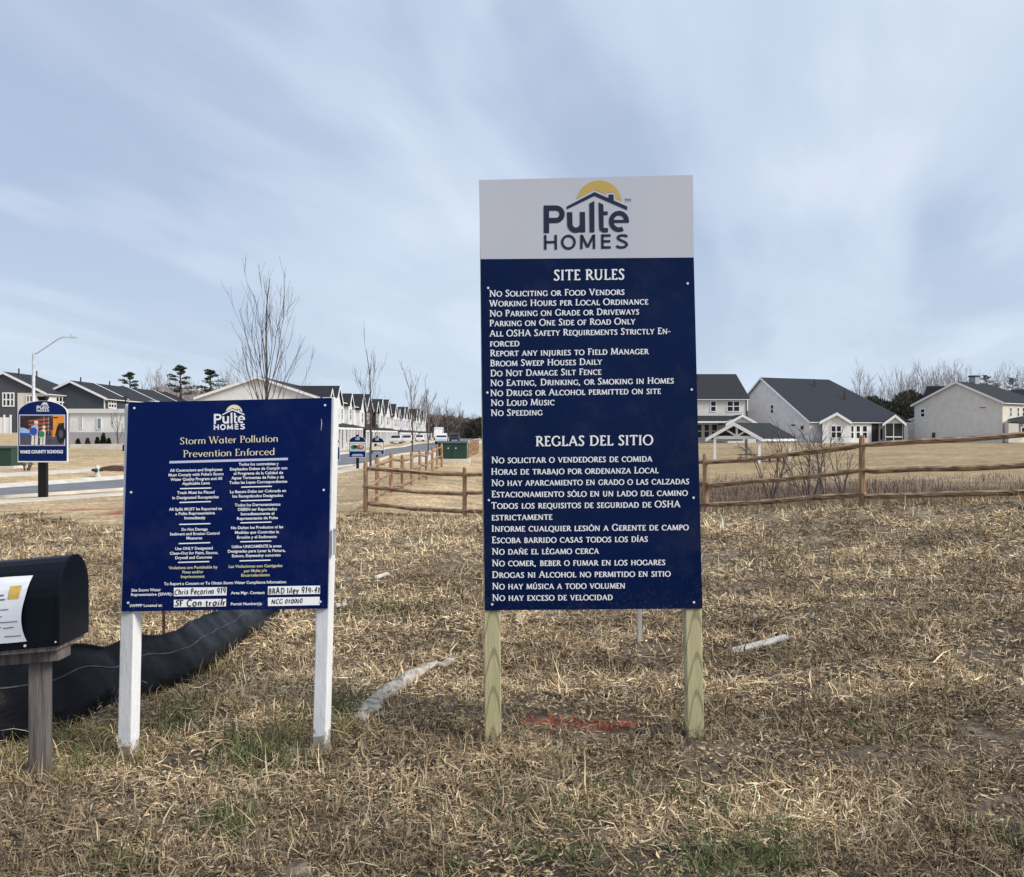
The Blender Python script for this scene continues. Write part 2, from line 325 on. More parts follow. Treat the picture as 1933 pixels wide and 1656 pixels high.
# ------------------------------------------------------------------ terrain
CP = []
for y in (1, 3, 5, 7, 9):
    for x in (-6, -3.5, -1.5, 0, 1.5, 3.5, 6): CP.append((x, y, 0.0 + (0.03 * (y - 5) if x > 3 and y > 5 else 0)))
CP += [(-3, 13, -.03), (0, 13, -.02), (3, 13, .05), (5, 12, .16), (7.5, 11, .28), (10, 12, .42),
       (-3.4, 23.7, -.11), (-1.04, 22.7, -.20), (1.35, 21.2, -.02), (3.7, 19.6, .13), (5.75, 16.8, .49), (8.2, 14.2, .72), (12, 13, .85), (11, 18, .3),
       (-6, 16, -.1), (-9, 20, -.2), (-12, 24, -.3), (-7, 24, -.2), (-7, 32, -.28), (-5.5, 45, -.2), (-3.5, 30, 0), (-3.5, 38, -.03), (-3.5, 46, .05), (-3.3, 56, .2), (-3, 75, .15), (-3, 90, .1),
       (0, 27, -.3), (1, 32, -.6), (5, 22, -.35), (7.6, 20.4, -.3), (11, 21, -.5), (6, 28, -1.35), (12, 27, -1.35), (18, 26, -1.2), (25, 26, -1.0), (10, 40, -1.9), (20, 42, -1.9), (3, 45, -1.1), (30, 48, -1.8), (25, 60, -1.55), (10, 60, -1.4), (40, 60, -1.2),
       (6, 80, -.6), (16, 76, -1.15), (25, 76, -1.1), (34, 76, -.95), (45, 76, -.75), (60, 80, -.5), (20, 98, -.97), (28, 98, -.85), (40, 100, -.3), (60, 105, 0),
       (-6, -4, 0), (0, -4, 0), (6, -4, 0), (-30, -30, 0), (30, -30, .3), (0, -60, 0), (15, 5, .3), (20, 14, .7), (30, 8, .6), (60, 10, .8), (-15, 5, -.2), (-400, 100, 2), (400, 100, 1.5), (-400, 700, 2), (400, 700, 2), (0, 800, 1.3),
       (15, 150, .45), (30, 148, .5), (45, 148, .5), (60, 148, .45), (80, 150, .5), (110, 150, .7), (0, 130, .1), (0, 200, .3), (0, 300, .6), (60, 250, 1), (-10, 420, .9), (0, 700, 1.2), (200, 600, 1.5), (-250, 600, 1.5), (200, 200, 1), (-200, 200, 2.2),
       (-40, 14, -.4), (-30, 27, -.52), (-23.4, 33.5, -.52), (-19.3, 40, -.50), (-16.2, 47.5, -.46), (-13.9, 57, -.40), (-15.5, 34, -.44), (-24, 42, -.45), (-12.9, 70, -.3), (-12.9, 110, -.2), (-12.9, 160, 0), (-12.9, 230, .25), (-12.9, 300, .5),
       (-25, 50, -.15), (-28, 48, .0), (-30, 60, .2), (-22, 62, -.05), (-35, 84, .75), (-45, 84, .9), (-62, 124, 1.9), (-50, 126, 1.8), (-40, 108, 1.1), (-90, 120, 2.4), (-22, 90, -.15), (-22, 118, -.2), (-22, 150, -.1), (-22, 200, .1), (-22, 256, .3), (-34, 120, .2), (-40, 160, .8), (-55, 160, 1.9), (-70, 60, .8), (-60, 40, .1)]
CP = np.array(CP)
ROAD = np.array([(-46, 8), (-38, 19), (-30, 27), (-23.4, 33.5), (-19.3, 40), (-16.2, 47.5), (-13.9, 57), (-12.9, 70), (-12.9, 110), (-12.9, 200), (-12.9, 420)], float)
def smooth_line(P, n=3):
    for _ in range(n):
        Q = [P[0]]
        for a, b in zip(P[:-1], P[1:]): Q += [a * .75 + b * .25, a * .25 + b * .75]
        P = np.array(Q + [P[-1]])
    return P
ROADS = smooth_line(ROAD)
def road_dist(x, y):
    """signed distance to the road's centre line, positive on the camera's side"""
    best = np.full(x.shape, 1e9); sg = np.ones(x.shape)
    for (ax, ay), (bx, by) in zip(ROADS[:-1], ROADS[1:]):
        dx, dy = bx - ax, by - ay; l2 = dx * dx + dy * dy
        t = np.clip(((x - ax) * dx + (y - ay) * dy) / l2, 0, 1)
        ex, ey = x - ax - t * dx, y - ay - t * dy; d = np.hypot(ex, ey); c = dy * ex - dx * ey
        k = d < best; best = np.where(k, d, best); sg = np.where(k, np.sign(c), sg)
    return best * sg
CC = 2.0
_D = np.sqrt((CP[:, None, 0] - CP[None, :, 0]) ** 2 + (CP[:, None, 1] - CP[None, :, 1]) ** 2 + CC * CC)
_A = np.block([[_D, np.ones((len(CP), 1))], [np.ones((1, len(CP))), np.zeros((1, 1))]])
CW = np.linalg.solve(_A + np.diag([-.02] * len(CP) + [0]), np.append(CP[:, 2], 0))
def H0(x, y):
    """multiquadric surface through the levelled points"""
    x = np.asarray(x, float); y = np.asarray(y, float); sh = x.shape
    x = x.ravel().clip(-420, 420); y = y.ravel().clip(-60, 800); out = np.empty(len(x))
    for i in range(0, len(x), 20000):
        xs, ys = x[i:i + 20000, None], y[i:i + 20000, None]
        out[i:i + 20000] = np.sqrt((xs - CP[:, 0]) ** 2 + (ys - CP[:, 1]) ** 2 + CC * CC) @ CW[:-1] + CW[-1]
    return out.reshape(sh)
def HB(x, y):
    """small lumps of the unmown ground"""
    near = 1 - sstep(22, 30, np.abs(y))
    b = (fbm(x * 1.0, y * 1.3, 3) - .5) * .13 + (fbm(x * 4.5, y * 4.5, 9) - .5) * .05
    k = sstep(5.0, 9.0, np.abs(road_dist(x, y)))
    return b * near * (0.35 + .65 * sstep(3.0, 8.0, y)) * k
def H(x, y):
    x = np.asarray(x, float); y = np.asarray(y, float)
    d = np.abs(road_dist(x, y))
    return H0(x, y) + HB(x, y) - 0.16 * (1 - sstep(3.9, 4.5, d))
def hz1(x, y): return float(H(np.array([x]), np.array([y]))[0])
def gpx(px, Y):
    """ground point under the photograph's column px at depth Y"""
    x = (px - CX) / F * Y; return Vector((x, Y, hz1(x, Y)))
def gpt(px, py, guess=0.0):
    """ground point that the photograph's pixel looks at (near field)"""
    z = guess
    for _ in range(8):
        Y = (EYE - z) * F / (py - HY); x = (px - CX) / F * Y; z = hz1(x, Y)
    return Vector((x, Y, z))

# ------------------------------------------------------------------ colour zones of the ground (own colours of soil and grass, plus contact shade painted at the posts)
def patch(x, y, px, py, rpx, rpy):
    """soft elliptical patch of ground round a pixel's ground point, 0..1"""
    c = gpt(px, py); h = EYE - c.z
    ax = rpx / F * c.y; ay = rpy * c.y ** 2 / (F * h)
    d = ((x - c.x) / ax) ** 2 + ((y - c.y) / ay) ** 2
    return np.exp(-d)
GREEN = [(1660, 1400, 40, 14, .35), (1240, 1500, 120, 26, .22), (1000, 1540, 120, 26, .22), (1330, 1540, 60, 22, .3), (500, 1440, 120, 26, .3), (160, 1440, 90, 30, .35), (470, 1425, 60, 30, .9), (540, 1400, 45, 40, .8), (640, 1345, 25, 25, .7), (430, 1560, 60, 25, .55), (130, 1400, 60, 35, .55), (330, 1370, 60, 25, .45), (1040, 1620, 70, 25, 1.0), (1290, 1640, 90, 28, 1.0),
         (1090, 1555, 60, 20, .4), (1460, 1575, 40, 16, .7), (1430, 1630, 80, 30, .8), (1340, 1600, 60, 25, .5), (1900, 1590, 60, 25, .35), (720, 1520, 40, 12, .3), (860, 1640, 30, 20, .5), (230, 1640, 60, 20, .3), (760, 1150, 50, 10, .35), (640, 1170, 60, 12, .3), (1370, 1160, 40, 10, .4), (1650, 1390, 60, 12, .25)]
BARE = [(560, 1640, 85, 32, 1.0), (1360, 1405, 50, 22, .8), (1180, 1420, 40, 10, .35), (960, 1410, 50, 14, .4), (600, 1560, 40, 14, .4), (900, 1390, 40, 20, .4), (1640, 1430, 50, 12, .35), (1250, 1180, 60, 10, .3), (640, 1390, 30, 10, .3)]
POST_SHADE = [(968, 1393, 36, 11, .9), (905, 1372, 26, 20, .7), (1285, 1395, 26, 10, .7), (655, 1392, 24, 9, .8), (585, 1400, 20, 9, .6), (275, 1415, 22, 10, .7), (215, 1425, 16, 9, .5), (110, 1470, 18, 9, .5)]  # contact shade painted into the soil colour round the feet of the posts
def zsum(x, y, L_):
    a = np.zeros_like(x)
    for (px, py, rx, ry, k) in L_: a = np.maximum(a, k * patch(x, y, px, py, rx, ry))
    return a
def orange_mask(x, y):
    a = np.zeros_like(x)
    for (px, py, rx, ry, k) in ((1045, 1364, 32, 8, 1), (1090, 1371, 38, 6.5, 1), (1140, 1374, 38, 6.5, 1), (1185, 1367, 24, 7, .9), (1005, 1361, 18, 7, .6)): a = np.maximum(a, k * patch(x, y, px, py, rx, ry))
    return a
def zone_masks(x, y):
    rd = road_dist(x, y)
    # seeded straw strip beside the road: beyond a line that runs past the corner post of the fence
    lx = np.array([-60, -11.8, -6.9, -3.3, 0, 40]); ly = np.array([26, 25.2, 18.2, 22.6, 24.5, 24.5])
    wob = (fbm(x * .5, y * .5, 21) - .5) * 3.0
    straw = sstep(-.5, .9, y - np.interp(x, lx, ly) + wob) * (x < 1.5)
    straw = np.maximum(straw, 1.0 * (rd < -4.2))
    basin = sstep(22.5, 26, y + wob * .4) * sstep(0.3, 3.0, x + wob * .3) * (1 - sstep(58, 74, y + wob * 1.5))
    lawn = sstep(60, 74, y + wob * 1.5) * (x > -2)
    return rd, straw, basin, lawn
def ground_rgb(x, y):
    rd, straw, basin, lawn = zone_masks(x, y)
    n1 = fbm(x * .8, y * .8, 31)[..., None]; n2 = fbm(x * 3.2, y * 3.2, 37)[..., None]; n3 = fbm(x * .12, y * .12, 41)[..., None]
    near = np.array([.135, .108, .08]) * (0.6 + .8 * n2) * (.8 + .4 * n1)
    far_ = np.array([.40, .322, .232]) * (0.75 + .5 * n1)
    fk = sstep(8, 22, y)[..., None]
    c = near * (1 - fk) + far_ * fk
    bank = (sstep(9.5, 12, y) * (1 - sstep(-4.2, -2.6, x)) * .8)[..., None]
    c = c * (1 - bank) + np.array([.31, .25, .187]) * (.45 + .65 * n1 + .5 * n2) * bank
    bare = zsum(x, y, BARE)[..., None]
    c = c * (1 - bare) + np.array([.25, .20, .145]) * (.8 + .4 * n2) * bare
    post_shade = zsum(x, y, POST_SHADE)[..., None]
    c = c * (1 - post_shade) + np.array([.055, .042, .032]) * post_shade
    sc = np.array([.52, .39, .235]) * (.72 + .36 * n1 + .2 * n3)
    c = c * (1 - straw[..., None]) + sc * straw[..., None]
    # red clay showing through the straw
    red = (sstep(.60, .74, fbm(x * .55, y * .9, 51)) * sstep(0, 1, straw) * np.exp(-((x + 10.8) / 3.2) ** 2 - ((y - 26.5) / 1.6) ** 2) * 1.3).clip(0, 1)[..., None]
    c = c * (1 - red) + np.array([.34, .12, .07]) * red
    bc = np.array([.19, .135, .095]) * (.7 + .6 * n1)
    c = c * (1 - basin[..., None]) + bc * basin[..., None]
    lc = np.array([.39, .29, .168]) * (.8 + .25 * n3 + .15 * n1)
    c = c * (1 - lawn[..., None]) + lc * lawn[..., None]
    # a damp olive swale across the far lawn
    sw = (np.exp(-((y - 92 - 6 * np.sin(x * .11)) / 4.5) ** 2) * sstep(40, 52, x) * .6)[..., None]
    c = c * (1 - sw) + np.array([.17, .14, .085]) * sw
    om = orange_mask(x, y)[..., None]
    return c * (1 - om * .55) + np.array([.40, .10, .05]) * om * .55

def spaced(start, end, s0, grow):
    v = [start]; s_ = s0
    while v[-1] < end: v.append(v[-1] + s_); s_ *= grow
    return v
ys = np.array([-30, -20, -13, -8, -5, -3, -1.5, -.5, .5, 1.2, 1.8, 2.3] + spaced(2.7, 1500, .075, 1.0145))
ys = np.unique(np.concatenate([ys[ys < 40], np.array(spaced(40, 1500, .75, 1.02))]))
xp = np.array(list(np.arange(0, 7, .1)) + spaced(7.0, 900, .12, 1.055))
xs = np.concatenate([-xp[:0:-1], xp])
GX, GY = np.meshgrid(xs, ys)
GZ = H(GX, GY)
nx, ny = len(xs), len(ys)
me = bpy.data.meshes.new('ground')
idx = np.arange(nx * ny).reshape(ny, nx)
quads = np.stack([idx[:-1, :-1], idx[:-1, 1:], idx[1:, 1:], idx[1:, :-1]], -1).reshape(-1, 4)
me.vertices.add(nx * ny); me.vertices.foreach_set('co', np.stack([GX, GY, GZ], -1).astype(np.float32).ravel())
me.loops.add(quads.size); me.loops.foreach_set('vertex_index', quads.astype(np.int32).ravel())
me.polygons.add(len(quads)); me.polygons.foreach_set('loop_start', np.arange(0, quads.size, 4, dtype=np.int32))
me.polygons.foreach_set('use_smooth', np.ones(len(quads), dtype=bool))
me.update(calc_edges=True)
ca = me.color_attributes.new('soil', 'FLOAT_COLOR', 'POINT')
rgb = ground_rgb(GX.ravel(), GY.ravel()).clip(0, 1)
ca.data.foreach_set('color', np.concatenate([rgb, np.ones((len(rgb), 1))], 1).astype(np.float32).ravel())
gm = bpy.data.materials.new('ground_soil'); gm.use_nodes = True
t = gm.node_tree; b = t.nodes['Principled BSDF']; b.inputs['Roughness'].default_value = 0.95; b.inputs['Specular IOR Level'].default_value = 0.1
at_ = N(t, 'ShaderNodeAttribute', attribute_name='soil')
tcn = N(t, 'ShaderNodeTexCoord')
def gnoise(sc, det, st=(1, 1, 1)):
    mp = N(t, 'ShaderNodeMapping'); L(t, tcn.outputs['Object'], mp.inputs[0]); mp.inputs['Scale'].default_value = st
    no = N(t, 'ShaderNodeTexNoise'); L(t, mp.outputs[0], no.inputs['Vector']); no.inputs['Scale'].default_value = sc; no.inputs['Detail'].default_value = det
    return no.outputs[0]
fine = gnoise(9, 8); mid = gnoise(1.1, 6); far_n = gnoise(.13, 5)
k = ramp(t, fine, [(.3, (.45,) * 3), (.72, (1.5,) * 3)], 'LINEAR')
k2 = ramp(t, mid, [(.3, (.74,) * 3), (.7, (1.25,) * 3)], 'LINEAR')
k3 = ramp(t, far_n, [(.3, (.84,) * 3), (.7, (1.14,) * 3)], 'LINEAR')
def mulc(a, c_):
    m_ = N(t, 'ShaderNodeMix', data_type='RGBA', blend_type='MULTIPLY'); m_.inputs[0].default_value = 1; L(t, a, m_.inputs[6]); L(t, c_, m_.inputs[7]); return m_.outputs[2]
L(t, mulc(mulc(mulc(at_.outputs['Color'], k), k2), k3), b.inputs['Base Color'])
bp = N(t, 'ShaderNodeBump'); bp.inputs['Strength'].default_value = 0.9; bp.inputs['Distance'].default_value = 0.05
L(t, gnoise(14, 6), bp.inputs['Height']); L(t, bp.outputs[0], b.inputs['Normal'])
me.materials.append(gm)
tag(bpy.data.objects.new('ground', me), kind='structure'); COL.objects.link(bpy.data.objects['ground'])

# ------------------------------------------------------------------ road, kerbs, sidewalks (ribbons beside the road's centre line)
def dense(P, step):
    out = []
    for a, c in zip(P[:-1], P[1:]):
        n = max(1, int(np.hypot(*(c - a)) / step))
        out += [a + (c - a) * k / n for k in range(n)]
    return np.array(out + [P[-1]])
RD = dense(ROADS, 1.2)
tg = np.gradient(RD, axis=0); tg /= np.hypot(tg[:, 0], tg[:, 1])[:, None]
NR = np.stack([tg[:, 1], -tg[:, 0]], 1)          # towards the camera's side
def ribbon(name, o0, o1, z0, z1, m, thick=0.0, i0=0, i1=None, lab=None, nseg=1):
    """strip between the offsets o0 and o1, z above the smooth terrain; thick gives it side faces"""
    mb = MB(); rd_, nr_ = RD[i0:i1], NR[i0:i1]
    rows = []
    for k in range(nseg + 1):
        o = o0 + (o1 - o0) * k / nseg
        p = rd_ + nr_ * o; z = H0(p[:, 0], p[:, 1]) + z0 + (z1 - z0) * k / nseg
        rows.append(np.column_stack([p, z]))
    n = len(rd_)
    for a, c in zip(rows[:-1], rows[1:]):
        for i in range(n - 1): mb.face([a[i], a[i + 1], c[i + 1], c[i]])
    if thick:
        for r_ in (rows[0], rows[-1]):
            lo = r_ - np.array([0, 0, thick])
            for i in range(n - 1): mb.face([r_[i], r_[i + 1], lo[i + 1], lo[i]])
    return tag(mb.build(name, m), kind='structure')
ribbon('road', -3.3, 3.3, -.085, -.085, M['asphalt'], nseg=6)
ribbon('kerb', 3.1, 3.6, -.07, .055, M['concrete'], .2)
ribbon('kerb', -3.6, -3.1, .055, -.07, M['concrete'], .2)
ribbon('sidewalk', 6.2, 7.5, .035, .035, M['walk'], .15, nseg=2)
ribbon('sidewalk', -8.3, -6.9, .03, .03, M['walk'], .15, nseg=2)

# ------------------------------------------------------------------ dead grass: every blade a bent strip of real faces
def blade_mesh(name, root, azim, elev, length, width, curl, colr, m, seg=3, roll=None):
    """root n x 3; azim, elev, curl in radians; curl bends the blade down (or up) along its length"""
    n = len(root); pts = [root]; p = root; e = elev.copy(); a = azim.copy()
    step = length / seg
    for k in range(seg):
        d = np.stack([np.cos(e) * np.cos(a), np.cos(e) * np.sin(a), np.sin(e)], 1)
        p = p + d * step[:, None]; pts.append(p); e = e - curl / seg; a = a + rng.normal(0, .28, n)
    r_ = rng.uniform(-1, 1, n) * 1.0 if roll is None else roll
    side = np.stack([-np.sin(azim) * np.cos(r_), np.cos(azim) * np.cos(r_), np.sin(r_)], 1)
    V = np.empty((n, (seg + 1) * 2, 3), np.float32)
    for k, q in enumerate(pts):
        w = width * (0.55 + .45 * (k > 0)) * (1 - .85 * max(0, (k - 1) / (seg - 1))) if seg > 1 else width
        V[:, 2 * k] = q - side * w[:, None] / 2; V[:, 2 * k + 1] = q + side * w[:, None] / 2
    base = (np.arange(n) * (seg + 1) * 2)[:, None, None]
    qd = np.array([[2 * k, 2 * k + 1, 2 * k + 3, 2 * k + 2] for k in range(seg)])[None]
    Q = (base + qd).reshape(-1, 4).astype(np.int32)
    me = bpy.data.meshes.new(name); me.vertices.add(V.shape[0] * V.shape[1]); me.vertices.foreach_set('co', V.ravel())
    me.loops.add(Q.size); me.loops.foreach_set('vertex_index', Q.ravel())
    me.polygons.add(len(Q)); me.polygons.foreach_set('loop_start', np.arange(0, Q.size, 4, dtype=np.int32))
    me.update(calc_edges=True)
    ca = me.color_attributes.new('blade', 'FLOAT_COLOR', 'POINT')
    cc = np.repeat(np.concatenate([colr, np.ones((n, 1))], 1)[:, None], (seg + 1) * 2, 1).astype(np.float32)
    ca.data.foreach_set('color', cc.ravel())
    me.materials.append(m)
    o = bpy.data.objects.new(name, me); COL.objects.link(o)
    return o
bm_ = bpy.data.materials.new('grass_blades'); bm_.use_nodes = True
t = bm_.node_tree; b = t.nodes['Principled BSDF']; b.inputs['Roughness'].default_value = 0.75; b.inputs['Specular IOR Level'].default_value = 0.15
at_ = N(t, 'ShaderNodeAttribute', attribute_name='blade'); L(t, at_.outputs['Color'], b.inputs['Base Color'])
PAL = np.array([(.50, .40, .255), (.40, .31, .19), (.31, .235, .145), (.235, .178, .115), (.165, .125, .083), (.10, .075, .052), (.56, .48, .33)])
def pick(n, p): return PAL[rng.choice(len(PAL), n, p=p)]

def field(n, y0, y1, spread=.64):
    Y = np.exp(rng.uniform(math.log(y0), math.log(y1), n)); X = rng.uniform(-1, 1, n) * (.60 * Y + 1.9)
    rd, straw, basin, lawn = zone_masks(X, Y)
    return X, Y, (straw < .6) & (np.abs(rd) > 8.0) & ~((X > 1) & (basin > .7))
# clumps first: every clump is a handful of blades thrown out from one crown, clumps gather in uneven patches
nc = 128000
X, Y, ok = field(nc, 3.1, 26.5)
den = -.7 * zsum(X, Y, POST_SHADE) + .18 + 1.05 * sstep(.34, .62, fbm(X * 1.7, Y * 1.7, 61)) * (.55 + .6 * sstep(.3, .6, fbm(X * 6, Y * 6, 62))) - 1.0 * zsum(X, Y, BARE)
ok &= rng.uniform(0, 1, nc) < den; X, Y = X[ok], Y[ok]
k_ = rng.integers(5, 15, len(X)); lead = np.repeat(rng.uniform(0, 6.28, len(X)), k_); size = np.repeat(rng.gamma(5, .2, len(X)).clip(.45, 2.0), k_); tone = np.repeat(np.where(X < -2.6, np.where(Y > 9, .86, 1), 1) * rng.uniform(.50, 1.30, len(X)), k_); hue = np.repeat(rng.uniform(0, 1, len(X)), k_)
sp_ = .016 * (1 + .07 * np.repeat(Y, k_)); X = np.repeat(X, k_); Y = np.repeat(Y, k_); n = len(X)
X = X + rng.normal(0, 1, n) * sp_; Y = Y + rng.normal(0, 1, n) * sp_
az = lead + rng.normal(0, 1.25, n)
up = rng.uniform(0, 1, n)
el = np.where(up < .82, rng.uniform(-.06, .36, n), rng.uniform(.5, 1.35, n))
gr = zsum(X, Y, GREEN); isg = rng.uniform(0, 1, n) < gr * 1.05
el = np.where(isg, rng.uniform(.35, 1.3, n), el)
ln = rng.gamma(5.0, .0086, n) * size * (1 + .05 * Y.clip(0, 18))
wd = rng.uniform(.0030, .0075, n) * (.55 + .13 * Y)
cu = rng.normal(.7, 1.4, n)
root = np.stack([X, Y, H(X, Y) + rng.uniform(-.002, .016, n) * size], 1)
col_ = pick(n, [.18, .24, .21, .16, .11, .06, .04]) * tone[:, None] * (.58 + .84 * sstep(.25, .75, fbm(X * .9, Y * 1.3, 79)))[:, None]
warm = np.array([1.39, 1.35, 1.31]); cool = np.array([1.35, 1.35, 1.37]); hk = sstep(.3, .75, .5 * hue + .5 * fbm(X * .7, Y * .7, 83))[:, None]
col_ = col_ * (warm * hk + cool * (1 - hk)) * (1 + .16 * sstep(6, 15, Y))[:, None]
gc = np.array([(.085, .12, .042), (.13, .16, .06), (.065, .095, .036), (.21, .22, .10)])[rng.integers(0, 4, n)] * rng.uniform(.75, 1.2, n)[:, None]
col_ = np.where(isg[:, None], gc, col_)
om = orange_mask(X, Y); iso = rng.uniform(0, 1, n) < om * 1.1
oc = np.array([(.62, .12, .045), (.50, .10, .045), (.68, .20, .09)])[rng.integers(0, 3, n)]
col_ = np.where(iso[:, None], oc, col_)
tag(blade_mesh('dead_grass', root, az, el, ln, wd, cu, col_.clip(0, 1), bm_), 'matted straw-brown winter grass covering the open ground round the signs', 'grass', kind='stuff')
# thatch: short flat flakes of dead leaf pressed on the soil, pale and dark
n = 200000
X, Y, ok = field(n, 3.1, 24); ok &= rng.uniform(0, 1, n) < .30 + .7 * sstep(.35, .6, fbm(X * 2.6, Y * 2.6, 65)) - .6 * zsum(X, Y, BARE); X, Y = X[ok], Y[ok]; n = len(X)
root = np.stack([X, Y, H(X, Y) + rng.uniform(.001, .012, n)], 1)
col_ = pick(n, [.13, .20, .20, .18, .15, .10, .04]) * np.array([1.40, 1.33, 1.22]) * rng.uniform(.65, 1.2, n)[:, None] * (.75 + .5 * fbm(X * 1.3, Y * 1.3, 67))[:, None]
om = orange_mask(X, Y); iso = rng.uniform(0, 1, n) < om * 1.2; col_ = np.where(iso[:, None], np.array([.48, .105, .045]), col_)
tag(blade_mesh('thatch', root, rng.uniform(0, 6.28, n), rng.uniform(-.12, .3, n), rng.uniform(.014, .045, n) * (.7 + .07 * Y), rng.uniform(.005, .012, n) * (.6 + .10 * Y), rng.normal(0, .8, n), col_.clip(0, 1), bm_, 2), 'flat flakes of dead leaf pressed between the grass clumps', 'thatch', kind='stuff')

# long pale stalks lying and sticking out of the mat
n = 2100
Y = np.exp(rng.uniform(math.log(3.3), math.log(17), n)); X = rng.uniform(-1, 1, n) * (.58 * Y + 1.7)
rd, straw, basin, lawn = zone_masks(X, Y); k = straw < .5; X, Y = X[k], Y[k]; n = len(X)
root = np.stack([X, Y, H(X, Y) + rng.uniform(.01, .035, n)], 1)
tag(blade_mesh('dry_stalks', root, rng.uniform(0, 6.28, n), np.where(rng.uniform(0, 1, n) < .7, rng.uniform(.02, .3, n), rng.uniform(.3, 1.2, n)), rng.uniform(.08, .22, n), rng.uniform(.003, .0055, n) * (.6 + .11 * Y), rng.normal(.5, .5, n),
    pick(n, [.34, .22, .10, .02, .0, .0, .32]) * rng.uniform(.85, 1.12, n)[:, None], bm_), 'long pale dry stalks lying across the matted grass', 'dry stalks', kind='stuff')

# longer rough tufts against the posts, the silt fence and the foot of the rail fence
def tufts(cent, nper, rad, lmin, lmax, cols, name, lab, wk=1.0, elr=(.5, 1.4)):
    c = np.repeat(np.array(cent), nper, 0); n = len(c)
    x = c[:, 0] + rng.normal(0, rad, n); y = c[:, 1] + rng.normal(0, rad, n)
    root = np.stack([x, y, H(x, y)], 1)
    cc = np.array(cols)[rng.integers(0, len(cols), n)] * rng.uniform(.7, 1.15, n)[:, None]
    return tag(blade_mesh(name, root, rng.uniform(0, 6.28, n), rng.uniform(*elr, n), rng.uniform(lmin, lmax, n), rng.uniform(.003, .005, n) * wk, rng.normal(.7, .5, n), cc, bm_), lab, 'grass', kind='stuff')
olive = [(.11, .12, .045), (.17, .16, .07), (.22, .18, .09), (.30, .24, .13), (.13, .11, .06)]
strawc = [(.42, .33, .20), (.33, .26, .15), (.22, .17, .10), (.5, .41, .27)]
tc_ = [gpt(px, py)[:2] for px, py in ((130, 1405), (160, 1390), (200, 1400), (300, 1350), (330, 1330), (380, 1290), (420, 1270), (205, 1425), (280, 1425), (240, 1440), (520, 1400), (560, 1395), (480, 1420), (640, 1380), (655, 1390), (10, 1440), (30, 1470), (120, 1480))]
tufts(tc_, 120, .10, .06, .18, olive + strawc[:2] + [(.36, .27, .10), (.42, .33, .15)], 'rough_grass', 'olive rough grass tufts along the black silt fence and sign posts')
tc_ = [gpt(px, py)[:2] for px, py in ((900, 1395), (950, 1385), (1300, 1385), (1340, 1395), (1345, 1190), (1650, 1340), (1680, 1390), (1560, 1330), (1290, 1230), (980, 1240), (660, 1330), (760, 1330), (1480, 1250))]
tufts(tc_, 75, .10, .06, .17, strawc + olive[:2], 'pale_grass', 'pale straw tufts round the foot of the timber posts')
tc_ = []
for a, c_ in (((-1.0, 22.9), (1.4, 21.4)), ((1.4, 21.4), (3.7, 19.9)), ((3.7, 19.9), (5.75, 17.1)), ((5.75, 17.1), (9.5, 13.6))):
    for k in range(26): tc_.append((a[0] + (c_[0] - a[0]) * k / 26 + rng.normal(0, .05) + .3, a[1] + (c_[1] - a[1]) * k / 26 + rng.uniform(0, 1.1)))
tufts(tc_, 50, .22, .12, .38, strawc, 'fence_line_grass', 'tall pale grass along the crest under the rail fence', wk=2.6, elr=(.7, 1.5))

# brown reeds and weeds in the drainage basin
n = 46000
Y = rng.uniform(24.5, 70, n) ; X = rng.uniform(.6, .62 * 70, n)
k = (X < .62 * Y + 6); X, Y = X[k], Y[k]
rd, straw, basin, lawn = zone_masks(X, Y); k = rng.uniform(0, 1, len(X)) < basin * (.35 + .9 * sstep(.4, .58, fbm(X * .35, Y * .35, 91))); X, Y = X[k], Y[k]; n = len(X)
root = np.stack([X, Y, H(X, Y)], 1); hgt = rng.gamma(4, .13, n) * (.35 + 1.25 * fbm(X * .22, Y * .22, 93)) * (1 - .45 * sstep(50, 66, Y))
rc = np.array([(.155, .105, .080), (.13, .086, .066), (.21, .15, .11), (.21, .16, .115), (.34, .27, .18)])[rng.choice(5, n, p=[.34, .28, .2, .12, .06])] * rng.uniform(.7, 1.15, n)[:, None]
pale = (Y < 30) & (rng.uniform(0, 1, n) < .5); rc[pale] = np.array([.30, .225, .135]) * rng.uniform(.7, 1.2, pale.sum())[:, None]
tag(blade_mesh('basin_reeds', root, rng.uniform(0, 6.28, n), rng.uniform(1.0, 1.57, n), hgt, rng.uniform(.018, .04, n), rng.normal(.3, .3, n), rc, bm_), 'purple-brown dead reeds filling the low basin behind the rail fence', 'reeds', kind='stuff')

# ------------------------------------------------------------------ lettering: an own stroke alphabet for roman capitals, broad-nib minuscules and marker writing
def arc(cx, cy, rx, ry, a0, a1, n=10):
    return [(cx + rx * math.cos(R(a0 + (a1 - a0) * k / n)), cy + ry * math.sin(R(a0 + (a1 - a0) * k / n))) for k in range(n + 1)]
GL = {}
def g(ch, adv, strokes, serifs=()): GL[ch] = (adv, strokes, serifs)
ST = ([(.15, 0), (.15, 1)], 'k')
SS = [(.42, .84), (.40, .93), (.33, .98), (.24, .98), (.15, .93), (.11, .82), (.14, .68), (.23, .57), (.33, .47), (.40, .36), (.42, .23), (.37, .09), (.28, .02), (.18, .02), (.10, .07), (.07, .18)]
g('A', .74, [([(.06, 0), (.36, 1)], 't'), ([(.35, 1), (.67, 0)], 'k'), ([(.18, .34), (.55, .34)], 't')], [(.06, 0), (.67, 0)])
g('B', .60, [ST, ([(.15, .97), (.27, .97)] + arc(.27, .755, .20, .215, 90, -90) + [(.15, .54)], 'm'), ([(.27, .54)] + arc(.29, .285, .23, .255, 90, -90) + [(.15, .03)], 'm')], [(.12, 0), (.12, 1)])
